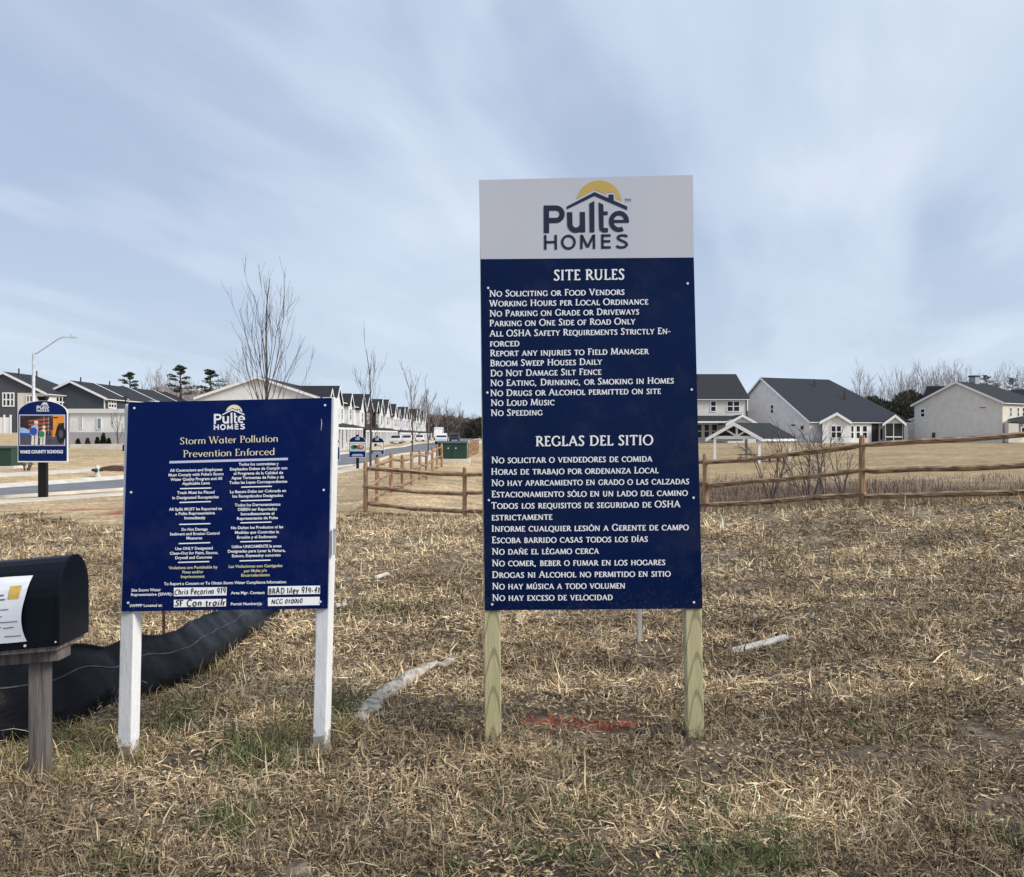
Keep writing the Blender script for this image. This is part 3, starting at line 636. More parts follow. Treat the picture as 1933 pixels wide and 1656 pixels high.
g('C', .72, [(arc(.42, .5, .34, .48, 48, 312, 16), 'm'), ([(.65, .90), (.65, .72)], 't')])
g('D', .78, [ST, ([(.15, .97), (.34, .97)] + arc(.34, .5, .35, .47, 90, -90, 14) + [(.15, .03)], 'm')], [(.12, 0), (.12, 1)])
g('E', .54, [ST, ([(.15, .965), (.46, .965)], 't'), ([(.15, .51), (.40, .51)], 't'), ([(.15, .035), (.49, .035)], 't'), ([(.45, 1), (.45, .83)], 't'), ([(.48, 0), (.48, .18)], 't')], [(.12, 0), (.12, 1)])
g('F', .50, [ST, ([(.15, .965), (.46, .965)], 't'), ([(.15, .50), (.40, .50)], 't'), ([(.45, 1), (.45, .83)], 't')], [(.15, 0), (.12, 1)])
g('G', .78, [(arc(.42, .5, .34, .48, 48, 330, 16), 'm'), ([(.65, .90), (.65, .72)], 't'), ([(.68, .42), (.68, .08)], 'k')], [(.66, .42)])
g('H', .80, [ST, ([(.64, 0), (.64, 1)], 'k'), ([(.15, .51), (.64, .51)], 't')], [(.15, 0), (.15, 1), (.64, 0), (.64, 1)])
g('I', .32, [ST], [(.15, 0), (.15, 1)])
g('J', .34, [([(.17, 1), (.17, .1), (.12, -.08), (.02, -.18)], 'm')], [(.17, 1)])
g('K', .68, [ST, ([(.2, .47), (.56, 1)], 't'), ([(.28, .56), (.65, 0)], 'k')], [(.15, 0), (.15, 1), (.57, 1), (.64, 0)])
g('L', .54, [ST, ([(.15, .035), (.50, .035)], 't'), ([(.49, 0), (.49, .2)], 't')], [(.15, 1), (.12, 0)])
g('M', .92, [([(.09, 0), (.17, 1)], 't'), ([(.17, 1), (.46, .04)], 'k'), ([(.46, .04), (.74, 1)], 't'), ([(.74, 1), (.83, 0)], 'k')], [(.09, 0), (.83, 0), (.14, 1), (.78, 1)])
g('N', .82, [([(.14, 0), (.14, 1)], 't'), ([(.12, 1), (.68, 0)], 'k'), ([(.68, 0), (.68, 1)], 't')], [(.14, 0), (.10, 1), (.68, 1)])
g('O', .84, [(arc(.42, .5, .36, .49, 0, 360, 24), 'm')])
g('P', .58, [ST, ([(.15, .97), (.27, .97)] + arc(.27, .72, .23, .25, 90, -90) + [(.15, .47)], 'm')], [(.15, 0), (.12, 1)])
g('Q', .84, [(arc(.42, .5, .36, .49, 0, 360, 24), 'm'), ([(.42, .03), (.58, -.14), (.86, -.2)], 'm')])
g('R', .66, [ST, ([(.15, .97), (.27, .97)] + arc(.27, .73, .22, .24, 90, -90) + [(.15, .49)], 'm'), ([(.31, .5), (.64, 0)], 'k')], [(.15, 0), (.12, 1), (.64, 0)])
g('S', .52, [(SS, 'm'), ([(.42, .98), (.42, .82)], 't'), ([(.07, .02), (.07, .18)], 't')])
g('T', .66, [([(.33, 0), (.33, 1)], 'k'), ([(.05, .965), (.61, .965)], 't'), ([(.06, 1), (.06, .83)], 't'), ([(.60, 1), (.60, .83)], 't')], [(.33, 0)])
g('U', .76, [([(.14, 1), (.14, .34)], 'k'), (arc(.37, .34, .23, .32, 180, 360, 12), 'm'), ([(.60, .34), (.60, 1)], 't')], [(.14, 1), (.60, 1)])
g('V', .72, [([(.08, 1), (.37, 0)], 'k'), ([(.36, 0), (.64, 1)], 't')], [(.08, 1), (.64, 1)])
g('W', 1.04, [([(.07, 1), (.30, 0)], 'k'), ([(.30, 0), (.52, .97)], 't'), ([(.50, 1), (.73, 0)], 'k'), ([(.73, 0), (.96, 1)], 't')], [(.07, 1), (.50, 1), (.96, 1)])
g('X', .70, [([(.08, 1), (.62, 0)], 'k'), ([(.62, 1), (.08, 0)], 't')], [(.08, 1), (.62, 1), (.08, 0), (.62, 0)])
g('Y', .68, [([(.06, 1), (.34, .48)], 'k'), ([(.34, .48), (.62, 1)], 't'), ([(.34, .5), (.34, 0)], 'k')], [(.06, 1), (.62, 1), (.34, 0)])
g('Z', .66, [([(.08, .965), (.60, .965)], 't'), ([(.58, .97), (.08, .03)], 'k'), ([(.07, .035), (.61, .035)], 't'), ([(.09, .98), (.09, .82)], 't'), ([(.60, 0), (.60, .18)], 't')])
g(',', .26, [([(.12, .10), (.06, -.14)], 'k')]); g('.', .26, [([(.12, .0), (.12, .13)], 'k')]); g('-', .38, [([(.05, .36), (.33, .36)], 't')]); g(' ', .30, [])
AC = {'Ó': 'O', 'É': 'E', 'Í': 'I', 'Ú': 'U', 'Á': 'A', 'Ñ': 'N'}
for k_, v_ in AC.items():
    a_, s_, f_ = GL[v_]; c_ = a_ / 2 - (.02 if v_ != 'I' else 0)
    mk = [([(c_ - .14, 1.13), (c_ - .06, 1.2), (c_ + .05, 1.13), (c_ + .14, 1.2)], 't')] if k_ == 'Ñ' else [([(c_ - .05, 1.1), (c_ + .1, 1.27)], 'm')]
    GL[k_] = (a_, s_ + mk, f_)
LC = {}
def l(ch, adv, *st): LC[ch] = (adv, [(s, 'm') for s in st], ())
l('a', .58, arc(.26, .31, .19, .31, 0, 360, 16), [(.45, .64), (.45, 0)]); l('c', .50, arc(.28, .31, .22, .31, 45, 315)); l('d', .58, arc(.26, .31, .19, .31, 0, 360, 16), [(.45, 1.02), (.45, 0)])
l('e', .54, [(.08, .33), (.45, .33)], arc(.27, .31, .20, .31, 4, 318, 14)); l('f', .36, [(.38, .96), (.30, 1), (.22, .94), (.19, .82), (.19, 0)], [(.05, .62), (.35, .62)])
l('h', .58, [(.11, 1), (.11, 0)], [(.11, .42)] + arc(.28, .44, .17, .19, 180, 0, 8) + [(.45, 0)]); l('i', .26, [(.12, .63), (.12, 0)], [(.12, .80), (.12, .92)]); l('k', .52, [(.11, 1), (.11, 0)], [(.44, .62), (.12, .28)], [(.2, .36), (.46, 0)])
l('l', .26, [(.12, 1.02), (.12, 0)]); l('m', .88, [(.11, .63), (.11, 0)], [(.11, .42)] + arc(.27, .44, .16, .19, 180, 0, 8) + [(.43, 0)], [(.43, .42)] + arc(.59, .44, .16, .19, 180, 0, 8) + [(.75, 0)])
l('n', .58, [(.11, .63), (.11, 0)], [(.11, .42)] + arc(.28, .44, .17, .19, 180, 0, 8) + [(.45, 0)]); l('o', .58, arc(.28, .31, .22, .31, 0, 360, 16)); l('r', .40, [(.11, .63), (.11, 0)], [(.11, .42), (.2, .58), (.35, .61)])
l('s', .44, [(x * .85, y * .64) for x, y in SS]); l('t', .38, [(.18, .86), (.18, .1), (.24, .01), (.34, .04)], [(.05, .62), (.34, .62)]); l('u', .58, [(.11, .63), (.11, .22), (.16, .05), (.27, .01), (.38, .06), (.45, .2)], [(.45, .63), (.45, 0)])
l('v', .52, [(.06, .62), (.25, 0)], [(.25, 0), (.44, .62)]); l('y', .52, [(.06, .62), (.26, .02)], [(.46, .62), (.14, -.28)])
DG = {'0': arc(.28, .5, .21, .48, 0, 360, 16), '1': [(.12, .82), (.26, 1), (.26, 0)], '9': arc(.28, .7, .2, .28, 0, 360, 12) + [(.46, .6), (.36, 0)], '4': [(.36, 0), (.36, 1), (.06, .35), (.5, .35)]}
for k_, v_ in DG.items(): LC[k_] = (.56, [(v_, 'm')], ())
def strip_(pts, ws):
    """variable-width strip along pts: list of quads in glyph space"""
    P = [Vector(p) for p in pts]; n = len(P); closed = n > 4 and (P[0] - P[-1]).length < 1e-4
    lr = []
    for i in range(n):
        if closed and i in (0, n - 1): a, c = P[n - 2], P[1]
        else: a, c = P[max(i - 1, 0)], P[min(i + 1, n - 1)]
        d = (c - a).normalized(); nn = Vector((-d.y, d.x))
        if 0 < i < n - 1:
            s1 = (P[i] - P[i - 1]).normalized(); nn /= max(.6, abs(nn.dot(Vector((-s1.y, s1.x)))))
        lr.append((P[i] + nn * ws[i] / 2, P[i] - nn * ws[i] / 2))
    return [(lr[i][0], lr[i][1], lr[i + 1][1], lr[i + 1][0]) for i in range(n - 1)]
def wid(pts, mode, thick, thin):
    if mode == 'k': return [thick] * len(pts)
    if mode == 't': return [thin] * len(pts)
    out = []
    for i in range(len(pts)):
        a, c = pts[max(i - 1, 0)], pts[min(i + 1, len(pts) - 1)]
        d = math.hypot(c[0] - a[0], c[1] - a[1]) or 1
        out.append(thin + (thick - thin) * abs((c[1] - a[1]) / d) ** 1.3)
    return out
def layout(text, style):
    """quads (one list per stroke) of a whole line in units of the cap height, and the line's width"""
    x = 0.0; out = []
    for ch in text:
        if style == 'roman':
            sc = 1.0
            if ch.islower(): ch, sc = ch.upper(), .80
            adv, st, sf = GL[ch]; th, tn = .150 / (sc ** .6), .112 / (sc ** .6)
        elif style == 'nib':
            sc = 1.0; adv, st, sf = LC[ch] if ch in LC else GL[ch]; th, tn = .105, .045
        else:
            sc = 1.0; adv, st, sf = LC[ch] if ch in LC else GL[ch]; th = tn = .18; sf = ()
            adv = adv + .10
            if ch == 'S': st = st[:1]
            if ch in 'GC': st = st[:1] + st[2:]
        jit = (random.uniform(-.03, .03), random.uniform(-.06, .06)) if style == 'hand' else (0, 0); sl_, sh_ = (random.uniform(.02, .2), random.uniform(.9, 1.12)) if style == 'hand' else (0, 1)
        for pts, mode in st:
            out.append([[(x + (v.x + jit[0] + sl_ * v.y) * sc, (v.y * sh_ + jit[1]) * sc) for v in q] for q in strip_(pts, wid(pts, mode, th, tn))])
        for (sx, sy) in sf:
            hw = .125 if style == 'roman' else .10; y0, y1 = (0, .055) if sy < .3 else (sy - .055, sy)
            out.append([[(x + (sx - hw) * sc, y0 * sc), (x + (sx + hw) * sc, y0 * sc), (x + (sx + hw) * sc, y1 * sc), (x + (sx - hw) * sc, y1 * sc)]])
        x += (adv + (.055 if style == 'roman' else 0)) * sc
    return out, x
class Plane:
    """a plane met by the sight line of a pixel of the photograph"""
    def __init__(s, P, Nn):
        s.P = Vector(P); s.N = Vector(Nn).normalized(); s.u = Vector((0, 0, 1)).cross(s.N).normalized()
        if s.u.x < 0: s.u = -s.u
        s.w = s.u.cross(s.N) if s.u.cross(s.N).z > 0 else -s.u.cross(s.N)
    def hit(s, px, py, d=0.0):
        e = Vector((0, 0, EYE)); r = Vector(((px - CX) / F, 1.0, -(py - HY) / F))
        return e + r * ((s.P - e).dot(s.N) / r.dot(s.N)) + s.N * d
def line(mb, pl, text, x0, x1, b0, b1, cap, style, d=.0022, m=0):
    """one line of lettering between the pixel columns x0 and x1 on baseline b0..b1"""
    ql, w = layout(text, style); lo = min(p[0] for s_ in ql for q in s_ for p in q); hi = max(p[0] for s_ in ql for q in s_ for p in q)
    for k, s_ in enumerate(ql):
        for q in s_:
            mb.face([pl.hit(x0 + (p[0] - lo) / (hi - lo) * (x1 - x0), b0 + (b1 - b0) * (p[0] - lo) / (hi - lo) - p[1] * cap, d + .00006 * (k % 9)) for p in q], m)
def sans(mb, pl, text, x0, x1, b0, b1, cap, bold=.02, d=.0022, m=0):
    cu = bpy.data.curves.new('tmp_text', 'FONT'); cu.body = text; cu.size = 1; cu.offset = bold; cu.resolution_u = 2
    ob = bpy.data.objects.new('tmp_text', cu); COL.objects.link(ob)
    bpy.context.view_layer.update()
    me = ob.evaluated_get(bpy.context.evaluated_depsgraph_get()).to_mesh()
    vs = [v.co.copy() for v in me.vertices]; fs = [tuple(p.vertices) for p in me.polygons]
    lo, hi = min(v.x for v in vs), max(v.x for v in vs)
    for f in fs:
        mb.face([pl.hit(x0 + (vs[i].x - lo) / (hi - lo) * (x1 - x0), b0 + (b1 - b0) * (vs[i].x - lo) / (hi - lo) - vs[i].y / .72 * cap, d) for i in f], m)
    bpy.data.objects.remove(ob); bpy.data.curves.remove(cu)
def quad(mb, pl, pts, d, m=0): mb.face([pl.hit(x, y, d) for x, y in pts], m)
def upline(mb, pl, p0, p1, th, d, m=0): quad(mb, pl, [(p0[0], p0[1] - th / 2), (p1[0], p1[1] - th / 2), (p1[0], p1[1] + th / 2), (p0[0], p0[1] + th / 2)], d, m)
def logo(mb, pl, fx, fy, gold, back, ink, slope=0.0, small=False):
    """the builder's mark: sun disc behind a gabled roof line with a chimney, the name under it"""
    def T(q, d): return [pl.hit(fx(x), fy(y) + slope * (x - 800), d) for x, y in q]
    mb.face(T(arc(985, 445, 325, -325, 6.2, 169.5, 30) + [(925, 252), (1085, 322), (1085, 290), (1222, 290), (1222, 378)], .0012), gold)
    mb.face(T([(525, 490), (920, 285), (920, 340), (525, 532)], .0023), ink); mb.face(T([(920, 285), (1385, 490), (1385, 542), (920, 340)], .0023), ink)
    mb.face(T([(1120, 320), (1192, 320), (1192, 420), (1120, 388)], .0024), ink)
    def S(pts, w, d): 
        for q in strip_(pts, [w] * len(pts)): mb.face(T([(v.x, v.y) for v in q], d), ink)
    S([(236, 475), (238, 868)], 76, .0023); S([(236, 512), (330, 512)] + arc(372, 600, 88, 88, -90, 90, 14) + [(330, 688), (240, 688)], 74, .00236)
    S([(566, 570), (570, 730)] + arc(655, 735, 86, 92, 180, 90, 8)[1:] + arc(655, 735, 92, 92, 90, 20, 6)[1:], 76, .0023); S([(748, 568), (752, 858)], 74, .00236)
    mb.face(T([(846, 448), (918, 410), (920, 858), (852, 858)], .0023), ink)
    mb.face(T([(978, 430), (1046, 462), (1050, 790), (986, 790)], .0023), ink); S([(1018, 780), (1022, 812), (1046, 826), (1112, 828)], 62, .00236); mb.face(T([(1044, 560), (1108, 560), (1108, 612), (1046, 612)], .00238), ink)
    S(arc(1268, 702, 110, 118, 8, -300, 26)[::-1], 66, .0023); mb.face(T([(1180, 680), (1400, 680), (1408, 722), (1182, 722)], .00238), ink)
    w = 36 if not small else 48
    for s_ in ([(220, 895), (222, 1105)], [(368, 893), (371, 1103)], [(220, 998), (370, 996)], arc(550, 998, 88, 90, 0, 360, 22), [(734, 1096), (736, 892)], [(738, 900), (822, 1070)], [(822, 1070), (908, 896)], [(912, 888), (914, 1094)], [(1032, 886), (1034, 1090)], [(1020, 904), (1150, 902)], [(1032, 986), (1145, 984)], [(1020, 1073), (1152, 1071)], [(1235 + (x - .07) / .35 * 145, 1075 - y * 178) for x, y in SS][0:]):
        S(s_, w, .0023)
def make_screw(pl, px, py, r, parent, origin):
    mb = MB(); c = pl.hit(px, py, .001); a = [c + (pl.u * math.cos(k * R(45)) + pl.w * math.sin(k * R(45))) * r for k in range(8)]
    mb.prism(a, pl.N * .004); return mb.build('screw', M['screw'], parent, origin)
def panel(pl, corners, thick, name, mats, parent, origin, bevel=0.0, m=0):
    mb = MB(); mb.prism([pl.hit(*c) for c in corners], -pl.N * thick, m); return mb.build(name, mats, parent, origin, bevel=bevel)

# ------------------------------------------------------------------ the tall site rules sign
MAINP = Plane(at(1118, 760, 5.78), (.035, -1, .032))
b0 = gpt(931, 1388); b0.z -= 0; root = empty('site_rules_sign', b0, 'tall navy site rules sign under a white header panel, on two pale timber posts', 'sign')
hdr = panel(MAINP, [(904, 340), (1308, 330.5), (1309.6, 486.2), (907, 489.4)], .008, 'header_panel', M['panel_white'], root, b0)
bod = panel(MAINP, [(907, 489.7), (1309.7, 486.4), (1326, 1149), (915.5, 1152.5)], .008, 'rules_panel', M['navy'], root, b0)
pr = MB(); logo(pr, MAINP, lambda x: 1000 + x * .13285, lambda y: 325 + y * .13285, 0, 1, 2)
sans(pr, MAINP, 'TM', 1178.5, 1190.5, 381, 381, 6.0, bold=.0, m=2)
pr.build('logo', [M['gold'], M['panel_white'], M['ink_navy']], hdr, b0)
ENG = [('No Soliciting or Food Vendors', 105, 1253, 316, 300), ('Working Hours per Local Ordinance', 103, 1455, 400, 382), ('No Parking on Grade or Driveways', 107, 1377, 485, 467), ('Parking on One Side of Road Only', 107, 1347, 568, 550),
       ('All OSHA Safety Requirements Strictly En-', 105, 1643, 655, 632), ('forced', 110, 362, 740, 736), ('Report any injuries to Field Manager', 112, 1462, 822, 803), ('Broom Sweep Houses Daily', 113, 1065, 907, 893), ('Do Not Damage Silt Fence', 115, 1057, 992, 978),
       ('No Eating, Drinking, or Smoking in Homes', 113, 1672, 1075, 1052), ('No Drugs or Alcohol permitted on site', 113, 1562, 1160, 1140), ('No Loud Music', 117, 660, 1243, 1236), ('No Speeding', 117, 558, 1328, 1322)]
ESP = [('No solicitar o vendedores de comida', 120, 1457, 284, 270), ('Horas de trabajo por ordenanza Local', 120, 1507, 380, 366), ('No hay aparcamiento en grado o las calzadas', 120, 1760, 473, 457), ('Estacionamiento sólo en un lado del camino', 122, 1750, 567, 553),
       ('Todos los requisitos de seguridad de OSHA', 120, 1690, 662, 648), ('estrictamente', 122, 627, 758, 752), ('Informe cualquier lesión a Gerente de campo', 124, 1758, 852, 838), ('Escoba barrido casas todos los días', 124, 1418, 947, 935), ('No dañe el légamo cerca', 124, 1015, 1042, 1034),
       ('No comer, beber o fumar en los hogares', 124, 1563, 1138, 1128), ('Drogas ni Alcohol no permitido en sitio', 126, 1608, 1235, 1223), ('No hay música a todo volumen', 126, 1230, 1330, 1322), ('No hay exceso de velocidad', 126, 1127, 1425, 1418)]
k = .22245; pr = MB(); line(pr, MAINP, 'SITE RULES', 900 + 652 * k, 900 + 1252 * k, 490 + 178 * k, 490 + 170 * k, 88 * k, 'roman')
for tx, x0, x1, y0, y1 in ENG: line(pr, MAINP, tx, 900 + x0 * k, 900 + x1 * k, 490 + y0 * k, 490 + y1 * k, 54 * k, 'roman')
pr.build('rules_lettering', M['ink_white'], bod, b0)
k = .22762; pr = MB(); line(pr, MAINP, 'REGLAS DEL SITIO', 900 + 487 * k, 900 + 1463 * k, 810 + 143 * k, 810 + 132 * k, 82 * k, 'roman')
for tx, x0, x1, y0, y1 in ESP: line(pr, MAINP, tx, 900 + x0 * k, 900 + x1 * k, 810 + y0 * k, 810 + y1 * k, 54 * k, 'roman')
pr.build('rules_lettering', M['ink_white'], bod, b0)
for x, y in ((921.5, 544), (1298, 535.5), (920, 741.4), (1305.5, 735.6), (922.8, 944.3), (1309, 939.7), (929, 1141), (1309.7, 1137)): make_screw(MAINP, x, y, .0068, bod, b0)
def sign_post(pl, top, bot, w, d, m, root, origin, back=.009, yaw=0):
    """square post whose front face lies behind the panel; top, bot: pixels of the front face's axis"""
    mb = MB(); p1 = pl.hit(*top, -back - d / 2); q = pl.hit(*bot, -back - d / 2); q = p1 + (q - p1) * 1.14
    mb.beam(q, p1, w, d, Matrix.Rotation(R(-yaw), 3, 'Z') @ pl.u); o_ = mb.build('post', m, root, q, bevel=.006); o_.location = q - Vector(origin); return o_
sign_post(MAINP, (920.5, 350), (931, 1386), .093, .089, M['pine_post'], root, b0)
sign_post(MAINP, (1292, 345), (1315, 1390), .093, .089, M['pine_post'], root, b0)

# ------------------------------------------------------------------ the square storm water sign on white posts
LP = Plane(at(430, 950, 5.52), (.10, -1, .06))
b1 = gpt(240, 1412); root = empty('storm_water_sign', b1, 'square royal blue storm water sign with handwritten contact boxes, on white posts', 'sign')
pan = panel(LP, [(242, 760), (626, 751), (618.5, 1149), (229.5, 1154.5)], .010, 'notice_panel', M['royal'], root, b1)
pr = MB(); logo(pr, LP, lambda x: 403.8 + (x - 197) * .04856, lambda y: 764.4 + (y - 120) * .0478, 0, 1, 2, -.0006, True); pr.build('logo', [M['ink_cream'], M['royal'], M['ink_white']], pan, b1)
k = .2596; pr = MB(); line(pr, LP, 'Storm Water Pollution', 220 + 462 * k, 220 + 1172 * k, 740 + 382 * k, 740 + 362 * k, 50 * k, 'nib'); line(pr, LP, 'Prevention Enforced', 220 + 485 * k, 220 + 1148 * k, 740 + 475 * k, 740 + 458 * k, 50 * k, 'nib')
head_ = pr
Z = .15099
TX = [("All Contractors and Employees", 138, 795, 205, 190), ("Must Comply with Pulte's Storm", 122, 808, 262, 246), ("Water Quality Program and All", 145, 790, 318, 303), ("Applicable Laws", 292, 637, 368, 360), ("Trash Must be Placed", 228, 695, 483, 474), ("in Designated Receptacles", 168, 748, 546, 534),
      ("All Spills MUST be Reported to", 127, 788, 690, 680), ("a Pulte Representative", 207, 700, 744, 735), ("Immediately", 320, 583, 798, 794), ("Do Not Damage", 285, 610, 942, 936), ("Sediment and Erosion Control", 138, 757, 1000, 988), ("Measures", 345, 542, 1050, 1047),
      ("Use ONLY Designated", 205, 673, 1182, 1173), ("Clean-Out for Paint, Stucco,", 137, 740, 1240, 1230), ("Drywall and Concrete", 205, 665, 1296, 1287),
      ("Todos los contratistas y", 998, 1497, 128, 118), ("Empleados Deben de Cumplir con", 890, 1605, 188, 172), ("el Programa de la Calidad de", 935, 1553, 243, 230), ("Aguas Tormentas de Pulte y de", 907, 1563, 298, 285), ("Todas las Leyes Correspondientes", 880, 1605, 357, 340),
      ("La Basura Debe ser Colocada en", 890, 1590, 472, 455), ("los Receptáculos Designados", 920, 1553, 527, 515), ("Todos los Derramamientos", 950, 1520, 637, 626), ("DEBEN ser Reportados", 990, 1477, 692, 684), ("Inmediatamente al", 1025, 1443, 748, 740), ("Representante de Pulte", 977, 1487, 805, 794),
      ("No Dañen los Productos ni las", 903, 1553, 922, 908), ("Medidas que Controlan la", 952, 1502, 980, 970), ("Erosión y el Sedimento", 978, 1475, 1040, 1030), ("Utilice UNICAMENTE la areas", 912, 1533, 1158, 1146), ("Designadas para Lavar la Pintura,", 862, 1583, 1215, 1203), ("Estuco, Enyesadoy concreto", 915, 1523, 1272, 1260),
      ("To Report a Concern or To Obtain Storm Water Compliance Information:", 65, 1593, 1622, 1596)]
pr = MB()
for tx, x0, x1, y0, y1 in TX: sans(pr, LP, tx, 300 + x0 * Z, 300 + x1 * Z, 860 + y0 * Z, 860 + y1 * Z, 36 * Z, .022)
k4 = .20693
for tx, x0, x1, y0, y1 in (("Site Storm Water", 87, 357, 275, 270), ("Representative (SSWR):", 85, 462, 315, 309), ("Area Mgr. Contact:", 995, 1305, 299, 296), ("SWPPP Located at:", 72, 370, 416, 411), ("Permit Number(s):", 995, 1280, 400, 396)): sans(pr, LP, tx, 230 + x0 * k4, 230 + x1 * k4, 1060 + y0 * k4, 1060 + y1 * k4, 26 * k4, .022)
for (xa, ya), (xb, yb) in (((265, 415), (655, 406)), ((258, 588), (650, 576)), ((255, 862), (645, 852)), ((248, 1102), (642, 1090)), ((240, 1337), (630, 1326)), ((1030, 396), (1412, 386)), ((1025, 567), (1408, 556)), ((1020, 843), (1407, 832)), ((1018, 1079), (1405, 1070)), ((1008, 1318), (1395, 1308))):
    upline(pr, LP, (300 + xa * Z, 860 + ya * Z), (300 + xb * Z, 860 + yb * Z), 2.1, .002)
for q_ in range(len(head_.f)): pr.face([head_.v[i_] for i_ in head_.f[q_]], 1)
for tx, x0, x1, y0, y1 in (("Violations are Punishable by", 122, 735, 1422, 1410), ("Fines and/or", 295, 557, 1475, 1470), ("Imprisonment", 275, 572, 1532, 1527), ("Las Violaciones son Castigadas", 873, 1545, 1405, 1392), ("por Multa y/o", 1065, 1350, 1460, 1452), ("Encarcelamiento", 1030, 1387, 1515, 1508)):
    sans(pr, LP, tx, 300 + x0 * Z, 300 + x1 * Z, 860 + y0 * Z, 860 + y1 * Z, 36 * Z, .022, m=2)
pr.build('notice_lettering', [M['ink_white'], M['ink_cream'], M['ink_yellow']], pan, b1)
pr = MB(); upline(pr, LP, (300 + 132 * Z, 860 + 85 * Z), (300 + 1612 * Z, 860 + 43 * Z), 4.4, .002); pr.build('divider_stripe', M['ink_lilac'], pan, b1)
for bx, tx, (x0, x1, y0, y1, cp) in (([(475, 240), (957, 234), (955, 309), (475, 318)], 'Chris Pecorino 919', (482, 950, 303, 292, 50)), ([(475, 350), (952, 341), (950, 409), (475, 418)], 'SF Con trailr', (485, 945, 410, 402, 54)),
                                     ([(1333, 228), (1808, 220), (1808, 296), (1333, 304)], 'BRAD liley 919-41', (1340, 1806, 293, 286, 52)), ([(1333, 330), (1805, 322), (1805, 398), (1333, 407)], 'NCG 010000', (1365, 1650, 388, 380, 38))):
    pb = MB(); quad(pb, LP, [(230 + x * k4, 1060 + y * k4) for x, y in bx][::-1], .0016); pb = pb.build('write_in_box', M['box_white'], pan, b1)
    hb = MB(); line(hb, LP, tx, 230 + x0 * k4, 230 + x1 * k4, 1060 + y0 * k4, 1060 + y1 * k4, cp * k4, 'hand', .0024); hb.build('handwritten_lettering', M['ink_black'], pan, b1)
for x, y in ((130, 118), (1517, 97), (107, 730), (1507, 713), (85, 1533), (1483, 1525)): make_screw(LP, 220 + x * .2596, 740 + y * .2596, .0062, pan, b1)
sc_ = MB(); 
for q in strip_([(606.5, 791), (607.5, 797), (606.8, 806), (606, 813)], [.6, 1.3, 1.0, .4]): quad(sc_, LP, [(v.x, v.y) for v in q], .002)
sc_.build('scuff', M['ink_lilac'], pan, b1)
sign_post(LP, (250.5, 762), (236.5, 1412), .078, .092, M['white_post'], root, b1, .018, 14)
rp = sign_post(LP, (622.5, 749.5), (605.5, 1392), .074, .092, M['white_post'], root, b1, .018, 13)
br = MB(); c = at(631.5, 1021, 5.57); br.box(c, (.012, .03, .135)); br.tube([c + Vector((.004, -.015, .058)), c + Vector((.014, -.02, .064)), c + Vector((.022, -.01, .05)), c + Vector((.02, 0, .042))], .004, 5); br.box(c + Vector((.003, -.012, -.068)), (.016, .01, .014)); br.build('bracket', M['galv'], root, b1)

# ------------------------------------------------------------------ mailbox
mbz = Vector((-2.33, 5.07, hz1(-2.33, 5.07)))
root = empty('mailbox', mbz, 'large black mailbox with a curled white notice on its side, on a grey wooden post', 'mailbox')
x1, yA, yB, zb = -2.165, 4.90, 5.24, .69
def mb_pt(x, t):
    """outline of the box at x, t 0..1 round from the near bottom edge over the dome to the far bottom edge; the box tips down to the left"""
    dz = (x - x1) * .085; w = yB - yA; yc = (yA + yB) / 2; hs = .235
    if t < .3: return Vector((x, yA, zb + dz + hs * t / .3))
    if t > .7: return Vector((x, yB, zb + dz + hs * (1 - t) / .3))
    a = math.pi * (1 - (t - .3) / .4); return Vector((x, yc + math.cos(a) * w / 2, zb + dz + hs + math.sin(a) * w / 2 * 1.06))
nb = 30; bd = MB(); xx = [x1 - .015, -2.5, -2.98]
for xa, xb in zip(xx[:-1], xx[1:]):
    for k in range(nb): bd.face([mb_pt(xa, k / nb), mb_pt(xb, k / nb), mb_pt(xb, (k + 1) / nb), mb_pt(xa, (k + 1) / nb)])
    bd.face([mb_pt(xa, 1), mb_pt(xb, 1), mb_pt(xb, 0), mb_pt(xa, 0)])
bd.face([mb_pt(xx[-1], k / nb) for k in range(nb + 1)])
bod = bd.build('box_body', M['black_metal'], root, mbz, smooth=False)
for p in bod.data.polygons: p.use_smooth = len(p.vertices) == 4
bod.data.set_sharp_from_angle(angle=R(40))
dr = MB(); ctr = Vector((0, (yA + yB) / 2, zb + .17))
ol = []
for k in range(nb + 1):
    p = mb_pt(x1, k / nb); q = Vector((0, p.y, p.z)) - ctr; ol.append(Vector((x1, ctr.y + q.y * 1.012, ctr.z + q.z * 1.012)))
dr.prism(ol, (-.022, 0, 0)); dr.build('door', M['black_metal'], root, mbz, bevel=.004)
for (xq, zq, r_) in ((-2.33, zb + .012, .0062), (-2.183, zb + .018, .0045)):
    s_ = MB(); c = Vector((xq, yA, zq + (xq - x1) * .085)); s_.prism([c + Vector((math.cos(a * R(45)), 0, math.sin(a * R(45)))) * r_ for a in range(8)], (0, -.004, 0)); s_.build('screw', M['screw'], root, mbz)
def wrap(x, t, off):
    p = mb_pt(x, t); q = (Vector((0, p.y, p.z)) - Vector((0, (yA + yB) / 2, zb + .12))).normalized(); return Vector((p.x, p.y + q.y * off, p.z + q.z * off))
ppr = MB(); cols_ = 14; NT = 14
def pap(i, j, off=0.0):
    """paper: i along x (0 at its free edge), j up the side; the free edge bows towards the back and lifts"""
    u_, v_ = i / cols_, j / NT; t_ = .045 + .335 * v_
    bow = -.026 * math.sin(math.pi * (v_ ** .9)) + .012 * v_ - .002 * (1 - v_)
    return wrap(-2.318 + bow * (1 - u_) ** 2 - .62 * u_, t_, .004 + .014 * math.sin(math.pi * v_) * (1 - u_) ** 3 + off + .002 * math.sin(u_ * 14 + v_ * 5))
